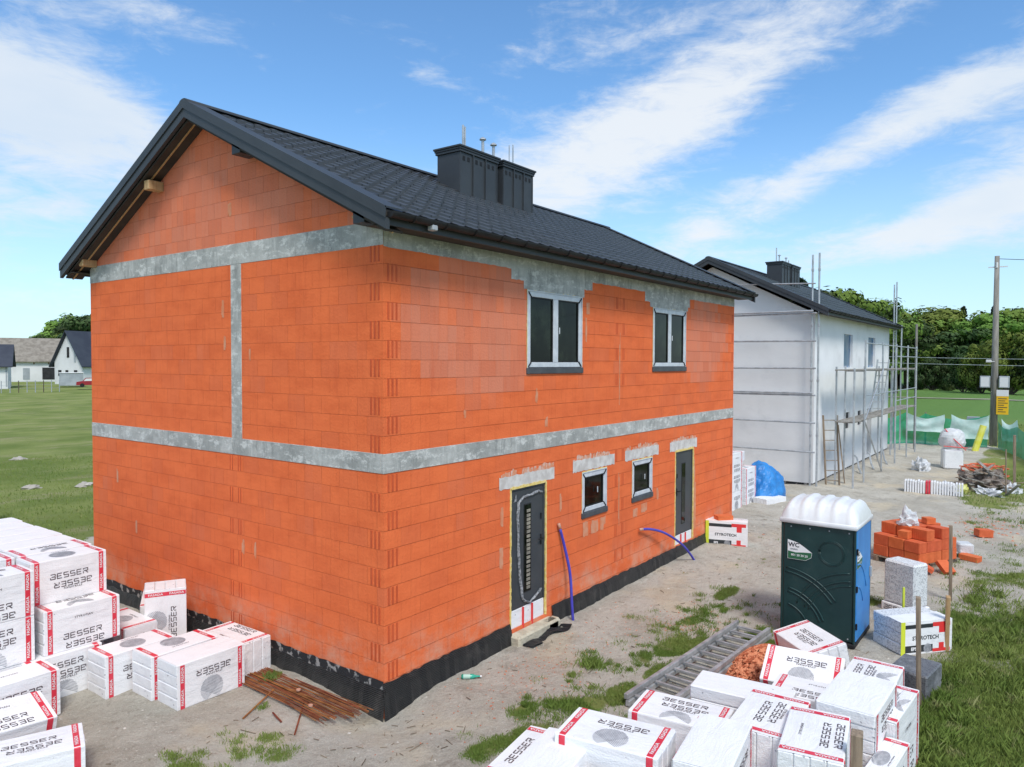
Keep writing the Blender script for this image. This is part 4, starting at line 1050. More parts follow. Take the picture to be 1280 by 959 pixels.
def label(parent,Mx,s=1):
    lb=MB(); 
    out=[(-.19,-.16),(.1,-.16),(.19,-.1),(.2,-.02),(.08,.06),(-.02,.12),(-.19,.16)]
    lb.poly([(a*s,b_*s,0) for a,b_ in out],0)
    lb.poly([(a*s,b_*s,.001) for a,b_ in((-.185,-.155),(.1,-.155),(.185,-.095),(.195,-.02),(.06,-.03),(-.06,-.045),(-.185,-.03))],1)
    tw=text_mb('WC',.1*s,.003*s); lb.add(tw,Matrix.Translation((-.09*s,.075*s,.002)),2)
    lb.add(text_mb('LEASING',.032*s,.0005),Matrix.Translation((-.09*s,.005*s,.002)),2)
    lb.add(text_mb('801 20 20 20',.05*s,.001),Matrix.Translation((-.0*s,-.09*s,.0025)),0)
    lb.transform(Mx); obj('label',lb,[mt['white'],mt['lgreen'],mt['blackprint']],parent)
FX=Matrix(((0,0,-1,0),(-1,0,0,0),(0,1,0,0),(0,0,0,1)))  # u->-y v->z n->-x
label(T,Matrix.Translation((.004,.86,1.46))@FX)
label(T,Matrix.Translation((.24,-.016,1.42))@Matrix.Rotation(math.pi/2,4,'X'),.95)

# ------------------------------------------------------------------ STYRO packs near the toilet and door
def styro(name_label,c,rz,S=(1,1,1),slabs=3,front='x',group='printed white and red insulation packs'):
    t=thing('insulation_pack',name_label,'insulation pack',c,group,R(rz)); a,b,h=S
    mb=MB()
    for k in range(slabs): mb.box(-a/2+rnd(0,.01),a/2-rnd(0,.01),-b/2+rnd(0,.01),b/2-rnd(0,.01),h*k/slabs+.002,h*(k+1)/slabs-.002,.015)
    obj('slabs',mb,mt['epsgrey'],t)
    mb=MB(); y=-b/2-.006
    def q(u0,u1,v0,v1,mi,d=0): mb.poly([(u0,y-d,v0),(u1,y-d,v0),(u1,y-d,v1),(u0,y-d,v1)],mi)
    q(-a/2,a/2,.0,h,0); q(-a/2,-a/2+.08,0,h,1,.001)
    q(-a/2+.08,a*.12,h*.0+.03,h*.27,2,.001); q(-a/2+.08,a*.12,h*.78,h*.9,2,.001)
    q(a*.12,a*.46,h*.80,h*.93,3,.001); q(a*.24,a*.36,h*.6,h*.8,3,.0012); q(a*.12,a*.46,h*.03,h*.13,3,.001); q(a*.24,a*.34,h*.13,h*.3,3,.0012)
    tx=text_mb('STYROTECH',.095,.003); mb.add(tx,Matrix.Translation((-.02,y-.002,h*.48))@Matrix.Rotation(math.pi/2,4,'X')@Matrix.Scale(a*.6/.62,4),2)
    tx=text_mb('EPS',.07,.003); mb.add(tx,Matrix.Translation((-a*.25,y-.003,h*.16))@Matrix.Rotation(math.pi/2,4,'X'),0)
    hh=MB(); hh.add(HT); mb.add(hh,Matrix.Translation((a*.02,y-.0015,h*.16))@Matrix.Rotation(math.pi/2,4,'X')@Matrix.Scale(.45,4),4)
    # foil folds onto the top
    mb.poly([(-a/2,y,h),(a/2,y,h),(a/2,0,h+.006),(-a/2,0,h+.006)],0)
    obj('printed_foil',mb,[mt['wrap'],mt['yellow'],mt['blackprint'],mt['hotred'],mt['hatch']],t); return t
styro('white, red and black printed pack standing by the far door',(11.25,-.42,-.33),-72,(1.0,.5,.64),3)
styro('printed pack with speckled ends beside the blue side of the toilet',(6.62,-5.2,-.33),-40,(.95,.62,.52),3)
t=thing('insulation_pack','speckled block standing upright behind the blue side of the toilet','insulation pack',(8.35,-4.85,-.33),None,R(-25))
mb=MB(); mb.box(-.2,.2,-.3,.3,.17,.95,.03); obj('slabs',mb,mt['epsgrey'],t)
mb=MB(); mb.box(-.22,.22,-.33,.33,0,.165,.015); obj('wrapped_base',mb,mt['wrap'],t); mb=MB(); mb.add(T_B,Matrix.Translation((-.222,0,.08))@FX@Matrix.Scale(1.1,4),0); obj('print',mb,mt['ink'],t)
mb=MB(); mb.box(-.35,.35,-.25,.25,0,.36,.02); o=obj('insulation_block',mb,mt['darkeps']); at(o,(4.85,-5.5,-.34),R(-8)); tag(o,'dark grey insulation block on the grass edge behind the wooden stake','insulation block')
# ------------------------------------------------------------------ brick stack on a pallet
PA=(12.35,-4.45); RA=R(-27)
t=thing('pallet','low wooden pallet under the orange block stack','pallet',(PA[0],PA[1],-.33),None,RA)
for k in range(3): 
    mb=MB(); mb.box(-.75,.75,-.5+k*.45,-.38+k*.45,0,.11,.004); obj('bearer',mb,mt['oldwood'],t)
for k in range(7):
    mb=MB(); x=-.74+k*.22; mb.box(x,x+.17,-.56,.56,.112,.135,.003); obj('board',mb,mt['oldwood'],t)
mb=MB(); mb.box(-.125,.125,-.185,.185,0,.24,.008)
mb2=MB(); n=5
bm_=MB(); bm_.add(mb)
for k in range(-5,6):
    bm_.box(k*.033-.006,k*.033+.006,-.189,-.18,.004,.236) if abs(k)<4 else None
for k in range(-3,4):
    bm_.box(-.129,-.12,k*.05-.006,k*.05+.006,.004,.236); bm_.box(.12,.129,k*.05-.006,k*.05+.006,.004,.236)
blk=bm_.mesh('clay_block',mt['block'])
cr,sr=math.cos(RA),math.sin(RA)
n=0
def cblock(lx,ly,z,rz,lab,S=(1,1,1),rx=0,world=None,g='orange clay blocks stacked on the pallet'):
    o=link('clay_block',blk); x,y=(PA[0]+lx*cr-ly*sr,PA[1]+lx*sr+ly*cr) if world is None else world
    o.location=(x,y,z); o.rotation_euler=(rx,0,RA+rz); o.scale=S; tag(o,lab,'clay block',g); return o
for lay in range(3):
    for i in range(5):
        for j in range(3):
            if lay==2 and (i<1 or (i==4 and j==0) or (j==0 and i==2)): continue
            lab='clay block in the %s layer of the pallet stack'%['bottom','middle','top'][lay]
            cblock(-.56+i*.262+rnd(-.006,.006),-.385+j*.385+rnd(-.008,.008),-.19+lay*.245,rnd(-.02,.02),lab)
cblock(-.5,-.1,-.19+.49,.2,'single clay block lying alone on the left of the stack top',(1,.6,.7))
cblock(.3,-.1,-.19+.735,1.2,'small piece of clay block on the top right of the stack',(.8,.6,.6))
cblock(0,0,gz(11.4,-4.85)+.12,.6,'broken flat block leaning at the foot of the pallet stack',(1,.9,.35),.5,(11.42,-4.75),None)
cblock(0,0,gz(11.7,-5.1)+.1,-.3,'second broken block at the right foot of the pallet stack',(1,.9,.4),.6,(11.75,-5.1),None)
cblock(0,0,-.30,1.1,'loose whole clay block lying on the dirt to the right of the pallet',(1,1,.8),.05,(16.1,-5.5),None)
cblock(0,0,-.31,.2,'cracked clay block on the dirt near the wooden stake',(1,1.1,.5),.05,(13.2,-5.45),None)
cblock(0,0,-.33+.64,1.3,'clay block resting on the printed pack by the far door',(1,1.1,.45),0,(11.2,-.35),None)
mb=MB(); mb.cbox((0,0,.1),(.18,.16,.12),.03); o=obj('white_bag',mb,mt['rag']); at(o,(13.5,-5.3,-.2),.4); tag(o,'small white wrapper lying on the cracked clay block','wrapper')
mb=blob_mesh(.24,.2,.3,18,9,.5,2.5,2); o=obj('plastic_bag',mb,mt['rag']); at(o,(12.2,-4.3,.545),0); tag(o,'crumpled white plastic bag on top of the orange block stack','bag')
# ------------------------------------------------------------------ stakes, rods, ladder, pipes, bottle
def stake(x,y,h,lab,w=.075,tilt=0):
    mb=MB(); mb.box(-w/2,w/2,-w*.35,w*.35,-.1,h,.006); o=obj('stake',mb,mt['oldwood']); at(o,(x,y,gz(x,y))); o.rotation_euler=(rnd(-.02,.02),tilt,rnd(-.3,.3)); tag(o,lab,'stake','wooden stakes in the line along the right side')
stake(.33,-5.66,1.28,'short wooden stake rising at the bottom edge beside the right heap',.14)
stake(4.35,-5.62,1.45,'wooden stake between the dark grey block and the printed pack',.085)
stake(9.65,-5.43,1.45,'wooden stake right of the orange block stack',.085)
stake(23.9,-5.6,1.6,'thin stake to the right of the debris heap',.05)
stake(26.1,-5.75,1.9,'thicker stake behind the debris heap near the green netting',.13)
stake(29.5,-7.2,2.2,'stake at the right frame edge holding up the green netting',.12)
mb=MB(); mb.box(-.06,.06,-.05,.05,-.1,1.0,.006); o=obj('stake',mb,mt['wood']); at(o,(1.3,17.2,-.3)); tag(o,'pale stake on the left meadow above the packs','stake')
mb=MB(); mb.tube([(0,0,-.1),(0,0,.75)],.02,6); 
o=obj('stake',mb,mt['yellow']); at(o,(7.15,-5.0,-.3)); tag(o,'short yellow peg standing behind the printed pack','peg')
mb=MB(); mb.box(-.05,.05,-.03,.03,0,.9,.005); o=obj('stake',mb,mt['wood']); at(o,(6.75,-5.68,-.33)); o.rotation_euler=(0,-.12,.2); tag(o,'pale batten leaning behind the printed pack by the toilet','batten')
for i in range(54):
    f=i/53; x=-.15-.62*f+rnd(-.03,.03); z=gz(x,1)+.02+rnd(0,.045)*(1-abs(f-.5)); y0=rnd(-.02,.32)+.25*f; dx=rnd(-.07,.08)+(.1 if f>.6 else 0)
    mb=MB(); P=[Vector((x-dx*.2,y0,z)),Vector((x+dx*.2+rnd(-.02,.02),1.15+rnd(-.1,.1),z+rnd(-.005,.012))),Vector((x+dx*.5,2.3,z))]
    mb.tube(P,.0055,5); o=obj('steel_rod',mb,mt['rust']); tag(o,'thin rusty reinforcing rod in the bundle beside the plinth','steel rod','rusty rods beside the plinth')
for i,(a,b2) in enumerate((((-1.15,.35),(-.55,.95)),((-1.3,1.2),(-.6,1.55)),((-1.05,.75),(-1.0,1.0)))):
    mb=MB(); mb.tube([(a[0],a[1],gz(*a)+.012),(b2[0],b2[1],gz(*b2)+.03)],.012,5); o=obj('steel_rod',mb,mt['rust']); tag(o,['stray rod sticking out of the front end of the rusty bundle','stray rod sticking out of the bundle near the packs','tiny offcut rod on the sand beside the bundle'][i],'steel rod')
def offc(x,y):
    mb=MB(); mb.tube([(0,0,0),(0,0,.02)],.03,10); o=obj('plastic_spacer',mb,mt['pipeend']); at(o,(x,y,gz(x,y)+.07)); return o
tag(offc(-.45,1.2),'pale round spacer lying on the rods towards the packs','spacer'); tag(offc(-.6,.75),'pale round spacer lying mid way on the rusty rods','spacer')
mb=MB(); 
t=thing('ladder','grey double metal ladder lying on the dirt beside the rubble','ladder',(3.75,-2.93,-.3),None,R(-3))
for zz in(0,.085):
    for y in(-.27,.27):
        mb=MB(); mb.box(-1.85,1.8,y-.03+zz*.3,y+.03+zz*.3,zz,zz+.075,.006); obj('rail',mb,mt['alu'],t)
for k in range(13):
    x=-1.7+k*.28
    mb=MB(); mb.box(x-.02,x+.02,-.238,.24,.09,.12,.004); obj('rung',mb,mt['alu'],t)
for k in range(0,13):
    x=-1.6+k*.28; mb=MB(); mb.box(x-.02,x+.02,-.238,.238,.02,.05,.004); obj('rung',mb,mt['alu'],t)
def pipe(P,lab):
    t=thing('conduit',lab,'pipe',P[0]); o_=Vector(P[0]); P=[Vector(p)-o_ for p in P]
    Q=[]
    for i in range(len(P)-1):
        p0=P[max(i-1,0)];p1=P[i];p2=P[i+1];p3=P[min(i+2,len(P)-1)]
        for s in range(6):
            f=s/6; Q.append(.5*((2*p1)+(p2-p0)*f+(2*p0-5*p1+4*p2-p3)*f*f+(3*p1-p0-3*p2+p3)*f**3))
    Q.append(P[-1]); k=len(Q)-3
    mb=MB(); mb.tube(Q[:k+1],.026,8); obj('hose',mb,mt['pipe'],t,True); mb=MB(); mb.tube(Q[k:],.028,8); obj('end_piece',mb,mt['pipeend'],t,True)
pipe([(4.30,-.24,-.38),(4.27,-.23,-.05),(4.31,-.16,.5),(4.24,-.08,1.0),(4.12,-.04,1.4)],'blue pipe leaning upright on the wall right of the near door')
pipe([(9.3,-.42,-.36),(9.05,-.38,-.1),(8.7,-.3,.2),(8.1,-.2,.52),(7.6,-.12,.68),(7.2,-.06,.74)],'blue pipe arching out of the ground before the far door')
t=thing('bottle','empty green bottle lying on the sand near the house corner','bottle',(1.38,-.32,gz(1.38,-.32)+.035),None,R(-50))
mb=MB(); mb.tube([(-.13,0,0),(-.12,0,0),(.04,0,0),(.09,0,0),(.15,0,0)],[.02,.035,.035,.015,.013],10); obj('glass',mb,mt['bottle'],t,True)
mb=MB(); mb.tube([(-.1,0,0),(.0,0,0)],[.0358,.0358],10,cap=False); obj('label_band',mb,M('pale_green_label',(.4,.6,.5),None,3,.5),t,True)
mb=MB(); mb.tube([(.142,0,0),(.165,0,0)],.016,8); obj('cap',mb,mt['white'],t)
# ------------------------------------------------------------------ debris heap
for i in range(26):
    a=rnd(0,6.28); r=abs(random.gauss(0,.75)); x,y=25.2+r*math.cos(a)*1.3,-4.85+r*math.sin(a)*.7; z=-.3+max(0,.75-r*.45)*rnd(.3,1); l=rnd(.4,1.1)
    d=Vector((rnd(-1,1),rnd(-1,1),rnd(-.25,.25))).normalized()*l/2
    mb=MB(); mb.bar(-d,d,rnd(.06,.16),.03,bev=.004); o=obj('scrap_board',mb,mt['greywood'] if i%2 else mt['oldwood']); at(o,(x,y,z+.1)); tag(o,'short scrap board jumbled in the debris heap','board','scrap boards in the debris heap')
mb=blob_mesh(1.1,.8,.55,26,10,.6,2.4,9); o=obj('rubbish_heap',mb,M('rubbish_soil',(.12,.09,.07),(.35,.3,.26),5,.9,.05)); at(o,(25.3,-4.9,-.33)); tag(o,'mixed dark rubbish heap on the far dirt yard','rubbish heap')
for i in range(3):
    mb=MB(); P=[]
    for k in range(60):
        a=k*.55; P.append((math.cos(a)*(.5+.15*math.sin(k*.7+i)),math.sin(a)*(.4+.1*math.sin(k*.9)),.1+.2*math.sin(k*.31+i)+.08*i))
    mb.tube(P,.022,5); o=obj('orange_cable',mb,mt['ragr']); at(o,(25.6+i*.55,-4.5-.28*i,.12-.1*i)); tag(o,['tangle of orange cable on top of the debris heap','orange cable tangle hanging behind the debris heap','orange cable loops at the right of the debris heap'][i],'cable')
for i,(x,y,rx,ry,rz_,m_,lab) in enumerate(((23.9,-3.9,.9,.25,.22,'rag','white crumpled sheet left of the debris heap'),(24.1,-4.3,.8,.2,.2,'ragy','yellow wrapper spread before the debris heap'),(23.7,-5.1,.6,.3,.2,'rag','clear plastic lying at the near foot of the debris heap'),(28.8,-2.35,.35,.3,.5,'rag','grey bucket shaped bag near the tall white blocks'),(24.7,-5.75,.25,.25,.3,'rag','white lump right of the thin stake'))):
    mb=blob_mesh(rx,ry,rz_,20,8,.7,3,i*3+1); o=obj('plastic_wrapping',mb,mt[m_]); at(o,(x,y,-.34),rnd(0,1)); tag(o,lab,'plastic wrapping')
t=thing('insulation_sheets','row of upright white sheets with a red print lying before the debris heap','insulation sheets',(22.75,-3.55,-.33),None,R(-85))
for k in range(22):
    mb=MB(); x=-.9+k*.082; mb.box(x,x+.06,-.2,.2,0,.42+rnd(-.03,.03),.01); obj('sheet',mb,mt['red'] if k in(8,9) else mt['eps'],t)
t=thing('wrapped_blocks','two tall white foam blocks tied with red tape on the far yard','foam blocks',(30.4,-3.3,-.33),None,.3)
mb=MB(); mb.box(-.35,.3,-.38,.38,0,.85,.06); obj('lower_block',mb,mt['eps'],t); mb=blob_mesh(.42,.52,.5,24,14,.15,1.5,3,False); mb.transform(Matrix.Translation((0,0,1.25))); obj('upper_block',mb,mt['rag'],t)
mb=MB(); mb.tube([(-.4,-.45,.85),(-.4,.0,1.3),(-.1,.3,1.72)],.02,5); mb.tube([(-.4,-.5,.95),(-.42,.4,1.0)],.02,5); obj('red_tape',mb,mt['hotred'],t)
# ------------------------------------------------------------------ utility pole
t=thing('utility_pole','grey utility pole with meter boxes and a yellow notice board','utility pole',(41.9,-4.1,-.4))
mb=MB(); mb.tube([(0,0,-.3),(0,0,10.55)],[.2,.12],12); obj('pole',mb,mt['roadpole'],t,True)
for y in(.43,-.45):
    mb=MB(); mb.box(-.25,.1,y-.24,y+.24,3.3,3.95,.02); b_=obj('meter_box',mb,mt['greymetal'],t)
    mb=MB(); mb.box(-.256,-.252,y-.19,y+.19,3.36,3.89,.0); obj('door',mb,mt['housewhite'],b_)
mb=MB(); mb.box(-.3,-.26,-.68,-.12,1.85,3.2,.005); b_=obj('notice_board',mb,mt['yboard'],t)
mb=MB(); mb.box(-.306,-.301,-.68,-.12,2.86,3.2); obj('header',mb,mt['housewhite'],b_)
mb=MB(); zz=2.74
for k,w in enumerate((.42,.34,.46,.3,.44,.26,.38)):
    mb.box(-.307,-.302,-.18-w,-.2,zz-.035,zz,0); zz-=.12
obj('lettering',mb,mt['blackprint'],b_)
mb=MB(); mb.tube([(-.1,0,9.9),(-.1,0,10.2)],.06,8); mb.bar((0,-.5,9.95),(0,.4,9.95),.06); obj('insulator',mb,mt['housewhite'],t)
mb=MB(); mb.box(-.35,-.1,.15,.4,4.7,4.85,.02); mb.bar((-.2,0,4.75),(-.2,.4,4.75),.04); obj('lamp',mb,mt['housewhite'],t)
mb=MB()
for o_,dz in((0,0),(0,.0)):
    P=[]
    for k in range(30): f=k/29; P.append((41.9+f*8,-4.1-f*60,10-.35*math.sin(f*3.14)*6-.0))
    mb.tube(P,.02,4,cap=False); break
o=obj('power_line',mb,mt['black']); tag(o,'dark overhead cable running right from the utility pole','cable')
for k,z in enumerate((5.6,5.0)):
    mb=MB(); P=[(70+12*f,25-75*f,z-1.0*math.sin(f*3.14)) for f in [i/29 for i in range(30)]]; mb.tube(P,.025,4,cap=False); o=obj('power_line',mb,mt['galv']); tag(o,['upper','lower'][k]+' thin wire crossing in front of the forest','cable')
mb=MB(); mb.box(-.2,.2,-.3,.3,0,1.7,.02); o=obj('cabinet',mb,mt['greymetal']); at(o,(41.2,-3.2,-.4)); tag(o,'grey cabinet standing left of the utility pole foot','cabinet')
mb=MB(); mb.tube([(0,0,0),(.2,-.35,1.35)],.16,10); o=obj('yellow_tube',mb,M('yellow_foam',(.75,.72,.08),(.8,.78,.2),3,.6)); at(o,(38.6,-3.5,-.35)); tag(o,'yellow tube leaning against the utility pole','tube')
mb=MB(); mb.box(-.08,.08,-.08,.08,-.1,2.6,.01); o=obj('marker_post',mb,mt['yboard']); at(o,(70,-11.9,-.3)); tag(o,'yellow marker post in the field at the right edge','post')
# green netting
def net(label,pts,h0,h1,mat,name='netting',seed=0):
    mb=MB(); P=[]
    for i in range(len(pts)-1):
        for s in range(14):
            f=s/14; x=pts[i][0]*(1-f)+pts[i+1][0]*f; y=pts[i][1]*(1-f)+pts[i+1][1]*f; sag=math.sin(f*math.pi); P.append((x,y,sag))
    P.append((*pts[-1],0)); m_=8; vs=[]
    for (x,y,s) in P:
        for k in range(m_+1):
            f=k/m_; top=h1-.28*s; z=h0+(top-h0)*f; d=.12*noise.noise(Vector((x*1.2,y*1.2+seed,f*2.5)))
            vs.append((x+d,y+d*.6,gz(x,y)+z))
    n=m_+1; mb.raw(vs,[(i*n+k,(i+1)*n+k,(i+1)*n+k+1,i*n+k+1) for i in range(len(P)-1) for k in range(m_)])
    o=obj(name,mb,mat,None,True); tag(o,label,'netting')
net('green debris netting strung from the white house to the utility pole',[(38.2,1.3),(39.6,-.1),(40.2,-1.0),(40.6,-3.9)],.02,1.75,mt['net'])
net('sagging green netting right of the utility pole',[(40.6,-4.4),(37.5,-5.3),(30,-7.2)],.0,1.45,mt['net'],seed=4)
net('pale sheet hung on the netting next to the white house',[(39.3,-.2),(39.7,-2.0)],.75,1.75,mt['sheet'],'sheeting')
net('pale sheet hung on the netting left of the utility pole',[(39.6,-2.3),(40.1,-4.0)],.5,1.8,mt['sheet'],'sheeting')
net('short pale sheet hung right of the utility pole',[(39.9,-4.6),(39.7,-5.3)],.5,1.65,mt['sheet'],'sheeting')
for k,(x,y) in enumerate(((40.2,-1.0),(39.3,.5))):
    mb=MB(); mb.box(-.04,.04,-.04,.04,-.1,1.8); o=obj('fence_post',mb,mt['oldwood']); at(o,(x+.08,y,gz(x,y))); tag(o,['post in the middle of the green netting','post of the green netting nearest the white house'][k],'post')

# ------------------------------------------------------------------ trees
def crown_mb(kind,seed,nl):
    random.seed(seed); mb=MB(); clumps=[]
    if kind=='conifer':
        for i in range(90):
            f=random.random()**.8; z=.12+.88*f; r=(1-f)*.22+.015; a=rnd(0,6.28); clumps.append((r*math.cos(a)*rnd(.3,1),r*math.sin(a)*rnd(.3,1),z,.008+.075*(1-f)))
    elif kind=='broad':
        for i in range(34):
            a=rnd(0,6.28); f=random.random(); z=.3+.66*f; r=.3*math.sqrt(max(.05,1-((z-.6)/.42)**2))*math.sqrt(random.random()); clumps.append((r*math.cos(a),r*math.sin(a),z,rnd(.07,.13)))
    elif kind=='bush':
        for i in range(26):
            a=rnd(0,6.28); z=rnd(.08,.85); r=.5*math.sqrt(max(.05,1-(z/1.0)**2))*math.sqrt(random.random()); clumps.append((r*math.cos(a),r*math.sin(a),z,rnd(.12,.2)))
    for i in range(nl):
        c=random.choice(clumps); c=(c[0],c[1],c[2],c[3]*(1.25 if random.random()<.25 else 1)); d=Vector((random.gauss(0,1),random.gauss(0,1),random.gauss(0,1))).normalized()
        k=c[3]*rnd(.75,1.1); p=Vector(c[:3])+Vector((d.x,d.y,d.z*.8))*k
        s=rnd(.009,.019)*(1.4 if kind=='bush' else 1); u=d.orthogonal().normalized()*s; w=d.cross(u).normalized()*s*rnd(.5,1)
        tl=Vector((rnd(-.5,.5),rnd(-.5,.5),rnd(-.5,.5)))*s
        mb.poly([p-u-w,p+u-w+tl,p+u+w,p-u+w-tl])
    return mb,clumps
def trunk_mb(kind,clumps):
    mb=MB(); 
    if kind=='conifer': mb.tube([(0,0,-.02),(0,0,.5),(0,0,.97)],[.018,.012,.002],6)
    elif kind=='broad':
        mb.tube([(0,0,-.02),(.01,0,.3),(0,.01,.6),(0,0,.85)],[.022,.016,.01,.003],6)
        for c in clumps[:9]: mb.tube([(0,0,rnd(.25,.5)),((c[0])*.5,c[1]*.5,c[2]*.8),c[:3]],[.009,.005,.002],5)
    else:
        for c in clumps[:6]: mb.tube([(0,0,-.02),c[:3]],[.02,.006],5)
    return mb
TP={}
for key,kind,mat,seed,nl in(('b1','broad','leaf',11,5200),('b2','broad','leaf',12,4800),('b3','broad','leafd',13,5000),('b4','broad','leafd',14,4200),('c1','conifer','conifer',15,4200),('c2','conifer','conifer',16,3800),('h1','bush','leafd',17,4200),('h2','bush','leaf',18,4200)):
    cm,cl=crown_mb(kind,seed,nl); TP[key]=(cm.mesh('crown',mt[mat]),trunk_mb(kind,cl).mesh('trunk',mt['bark']))
random.seed(99)
def tree(key,x,y,h,lab,group,wd=1.0,z=None):
    name={'b':'tree','c':'conifer','h':'shrub'}[key[0]]
    t=thing(name,lab,{'b':'tree','c':'conifer','h':'shrub'}[key[0]],(x,y,(gz(x,y) if z is None else z)-.1),group,rnd(0,6.28)); t.scale=(h*wd,h*wd,h)
    link('crown',TP[key][0],t); link('trunk',TP[key][1],t)
# camera frame used as a compass: the forest edge runs across the view beyond the field
CAM=Vector((-6.68,-7.06,4.22)); YAW=.6407
def polar(px,depth):
    a=YAW-math.atan((px-640)/921.2); d=depth/math.cos(a-YAW); return CAM.x+d*math.cos(a),CAM.y+d*math.sin(a)
LB={'b':'bright green leafy tree in the forest edge beyond the field','d':'dark leafy tree in the forest edge beyond the field','c':'dark conifer in the forest edge beyond the field'}
n=0
for row,(d0,n_) in enumerate(((140,42),(150,42),(164,38))):
    for i in range(n_):
        px=985+i*(760/n_)+rnd(-8,8)
        key=random.choice(['b1','b2','b1','b2','b3','b4'] if row<1 else ['b1','b3','b4','c1','c2','c1','b2'])
        if 1200<px<1330 and row==1: key=random.choice(['c1','c2','b3'])
        h=rnd(13,16.5) if key in('b1','b2') else (rnd(11.5,14.5) if key[0]=='b' else rnd(14,16.8)); h*=.92+.07*row; x,y=polar(px,d0+rnd(-5,5))
        g={'b1':'b','b2':'b','b3':'d','b4':'d','c1':'c','c2':'c'}[key]; tree(key,x,y,h,LB[g],'trees of the forest edge ('+{'b':'bright','d':'dark','c':'conifers'}[g]+')',rnd(1.1,1.5) if key[0]=='b' else rnd(.7,1.0))
for i,(px,d,h,key) in enumerate(((948,75,11,'b3'),(1002,88,17,'c1'),(1018,92,15.8,'c2'),(1030,95,16,'c1'),(1052,96,16,'b4'),(1066,98,16,'b1'),(1084,102,15.5,'b4'),(1100,104,15,'b2'),(1120,108,14.5,'b3'),(990,84,17,'b3'))):
    x,y=polar(px,d); tree(key,x,y,h*.86,['leafy tree top peeping beside the chimney of the white house','tallest conifer rising behind the roof of the white house','slender conifer right of the tallest one behind the white roof','third conifer behind the roof of the white house','sparse dark tree above the middle of the white house roof','bright tree above the middle of the white house roof','dark tree behind the right half of the white roof','bright tree near the gable end of the white house','dark tree just right of the white house gable','dark leafy tree left of the conifers behind the white house'][i],None,1.1)
for i,(px,d,h,key) in enumerate(((1165,128,6,'h1'),(1185,126,5,'h1'),(1205,118,6.5,'h1'),(1228,112,8,'h2'),(1262,106,9.5,'h2'),(1292,104,8,'h1'),(1145,130,5,'h1'),(1330,112,7,'h1'))):
    x,y=polar(px,d); tree(key,x,y,h,['low dark shrub left in front of the forest','second low dark shrub in front of the forest','rounded dark shrub left of the utility pole','light green bush directly behind the utility pole','large light green bush right of the utility pole','dark shrub at the right edge of the picture','small dark shrub nearest the scaffold before the forest','shrub beyond the right edge of the picture'][i],None,.75)
for i in range(20):
    px=46+i*4.5+rnd(-4,4); h=rnd(9,10.5)+ (2.5 if px>70 else 0)+(1.5 if px>95 else 0); x,y=polar(px,185+rnd(-12,8)); key=random.choice(['b3','b4','b3','b2']); 
    tree(key,x,y,h*1.15,'dark leafy tree in the clump behind the far left houses' if key!='b2' else 'greener tree in the clump behind the far left houses','trees behind the far left houses',1.3)

# ------------------------------------------------------------------ far houses on the left
def far_house(label,px0,depth,w,ln,wallh,roofh,rz,roofmat,ops,name='house',eave=.4,base=-.2):
    x,y=polar(px0,depth); t=thing(name,label,'house',(x,y,base),None,rz)
    mb=MB() # local: x along ridge (length ln), y across (w); front is y=0 side facing -y, gable at x=0
    mb.box(0,ln,0,w,-.5,wallh)
    mb.poly([(0,0,wallh),(0,w,wallh),(0,w/2,wallh+roofh)][::-1]); mb.poly([(ln,0,wallh),(ln,w,wallh),(ln,w/2,wallh+roofh)])
    obj('wall',mb,mt['housewhite'],t)
    mb=MB(); s=roofh/(w/2)
    for sg in(0,1):
        f=lambda u,v,dz:(u,v if not sg else w-v,wallh+roofh-abs(w/2-v)*s+dz)
        q=[f(-eave,-eave,.05),f(ln+eave,-eave,.05),f(ln+eave,w/2,.05),f(-eave,w/2,.05),f(-eave,-eave,.25),f(ln+eave,-eave,.25),f(ln+eave,w/2,.25),f(-eave,w/2,.25)]
        mb.raw(q,[(0,1,2,3),(4,5,6,7),(0,1,5,4),(1,2,6,5),(3,0,4,7)])
    obj('roof',mb,roofmat,t)
    for k,(side,a,b2,c,d,m_) in enumerate(ops):
        mb=MB()
        if side=='f': mb.box(a,b2,-.06,.02,c,d)
        else: mb.box(-.06,.02,a,b2,c,d)
        obj('window' if c>.3 else 'door',mb,mt[m_],t)
    return t
far_house('long white barn with old grey sheet roof and a wide dark opening',-14,150,10,13.6,4.1,4.4,R(-24),mt['asbestos'],[('f',9.2,12.2,0,2.5,'dark'),('f',5.8,7.0,0,2.4,'greymetal'),('f',7.6,7.9,3.2,4.0,'oldwood'),('f',10.2,10.5,3.2,4.0,'oldwood'),('f',12.4,12.7,3.2,4.0,'oldwood')],'barn',.6,.35)
far_house('low white house with dark roof cut by the left frame edge',-62,118,9,7.6,3.6,3.2,R(-22),mt['navy'],[('f',2,3.2,.9,2.2,'dark'),('f',7.3,7.5,0,3.3,'greymetal')],'house',.7,0)
far_house('white gabled house with dark blue roof next to the orange wall',103,140,7.2,12,3.8,5.7,R(17),mt['navy'],[('g',1.3,2.1,1.1,2.2,'dark'),('g',3.6,4.3,1.1,2.2,'dark'),('g',5.4,6.2,1.1,2.2,'dark'),('g',3.3,3.9,4.6,6.6,'dark'),('g',1.6,2.1,3.7,6.0,'greymetal'),('f',3,4.5,1,2.4,'dark')],'house',.7,.3)
x,y=polar(74,128); t=thing('shed','grey sheet metal shed standing before the white gabled house','shed',(x,y,-.1),None,R(-22))
mb=MB(); mb.box(0,3.6,0,2.5,0,2.2,.05); obj('wall',mb,mt['greymetal'],t); mb=MB(); mb.box(-.1,3.7,-.1,2.6,2.2,2.32,.03); obj('roof',mb,mt['housewhite'],t)
x,y=polar(95,120); t=thing('parked_car','dark red and white car parked by the grey shed near the orange wall','car',(x,y,-.05),None,R(-22))
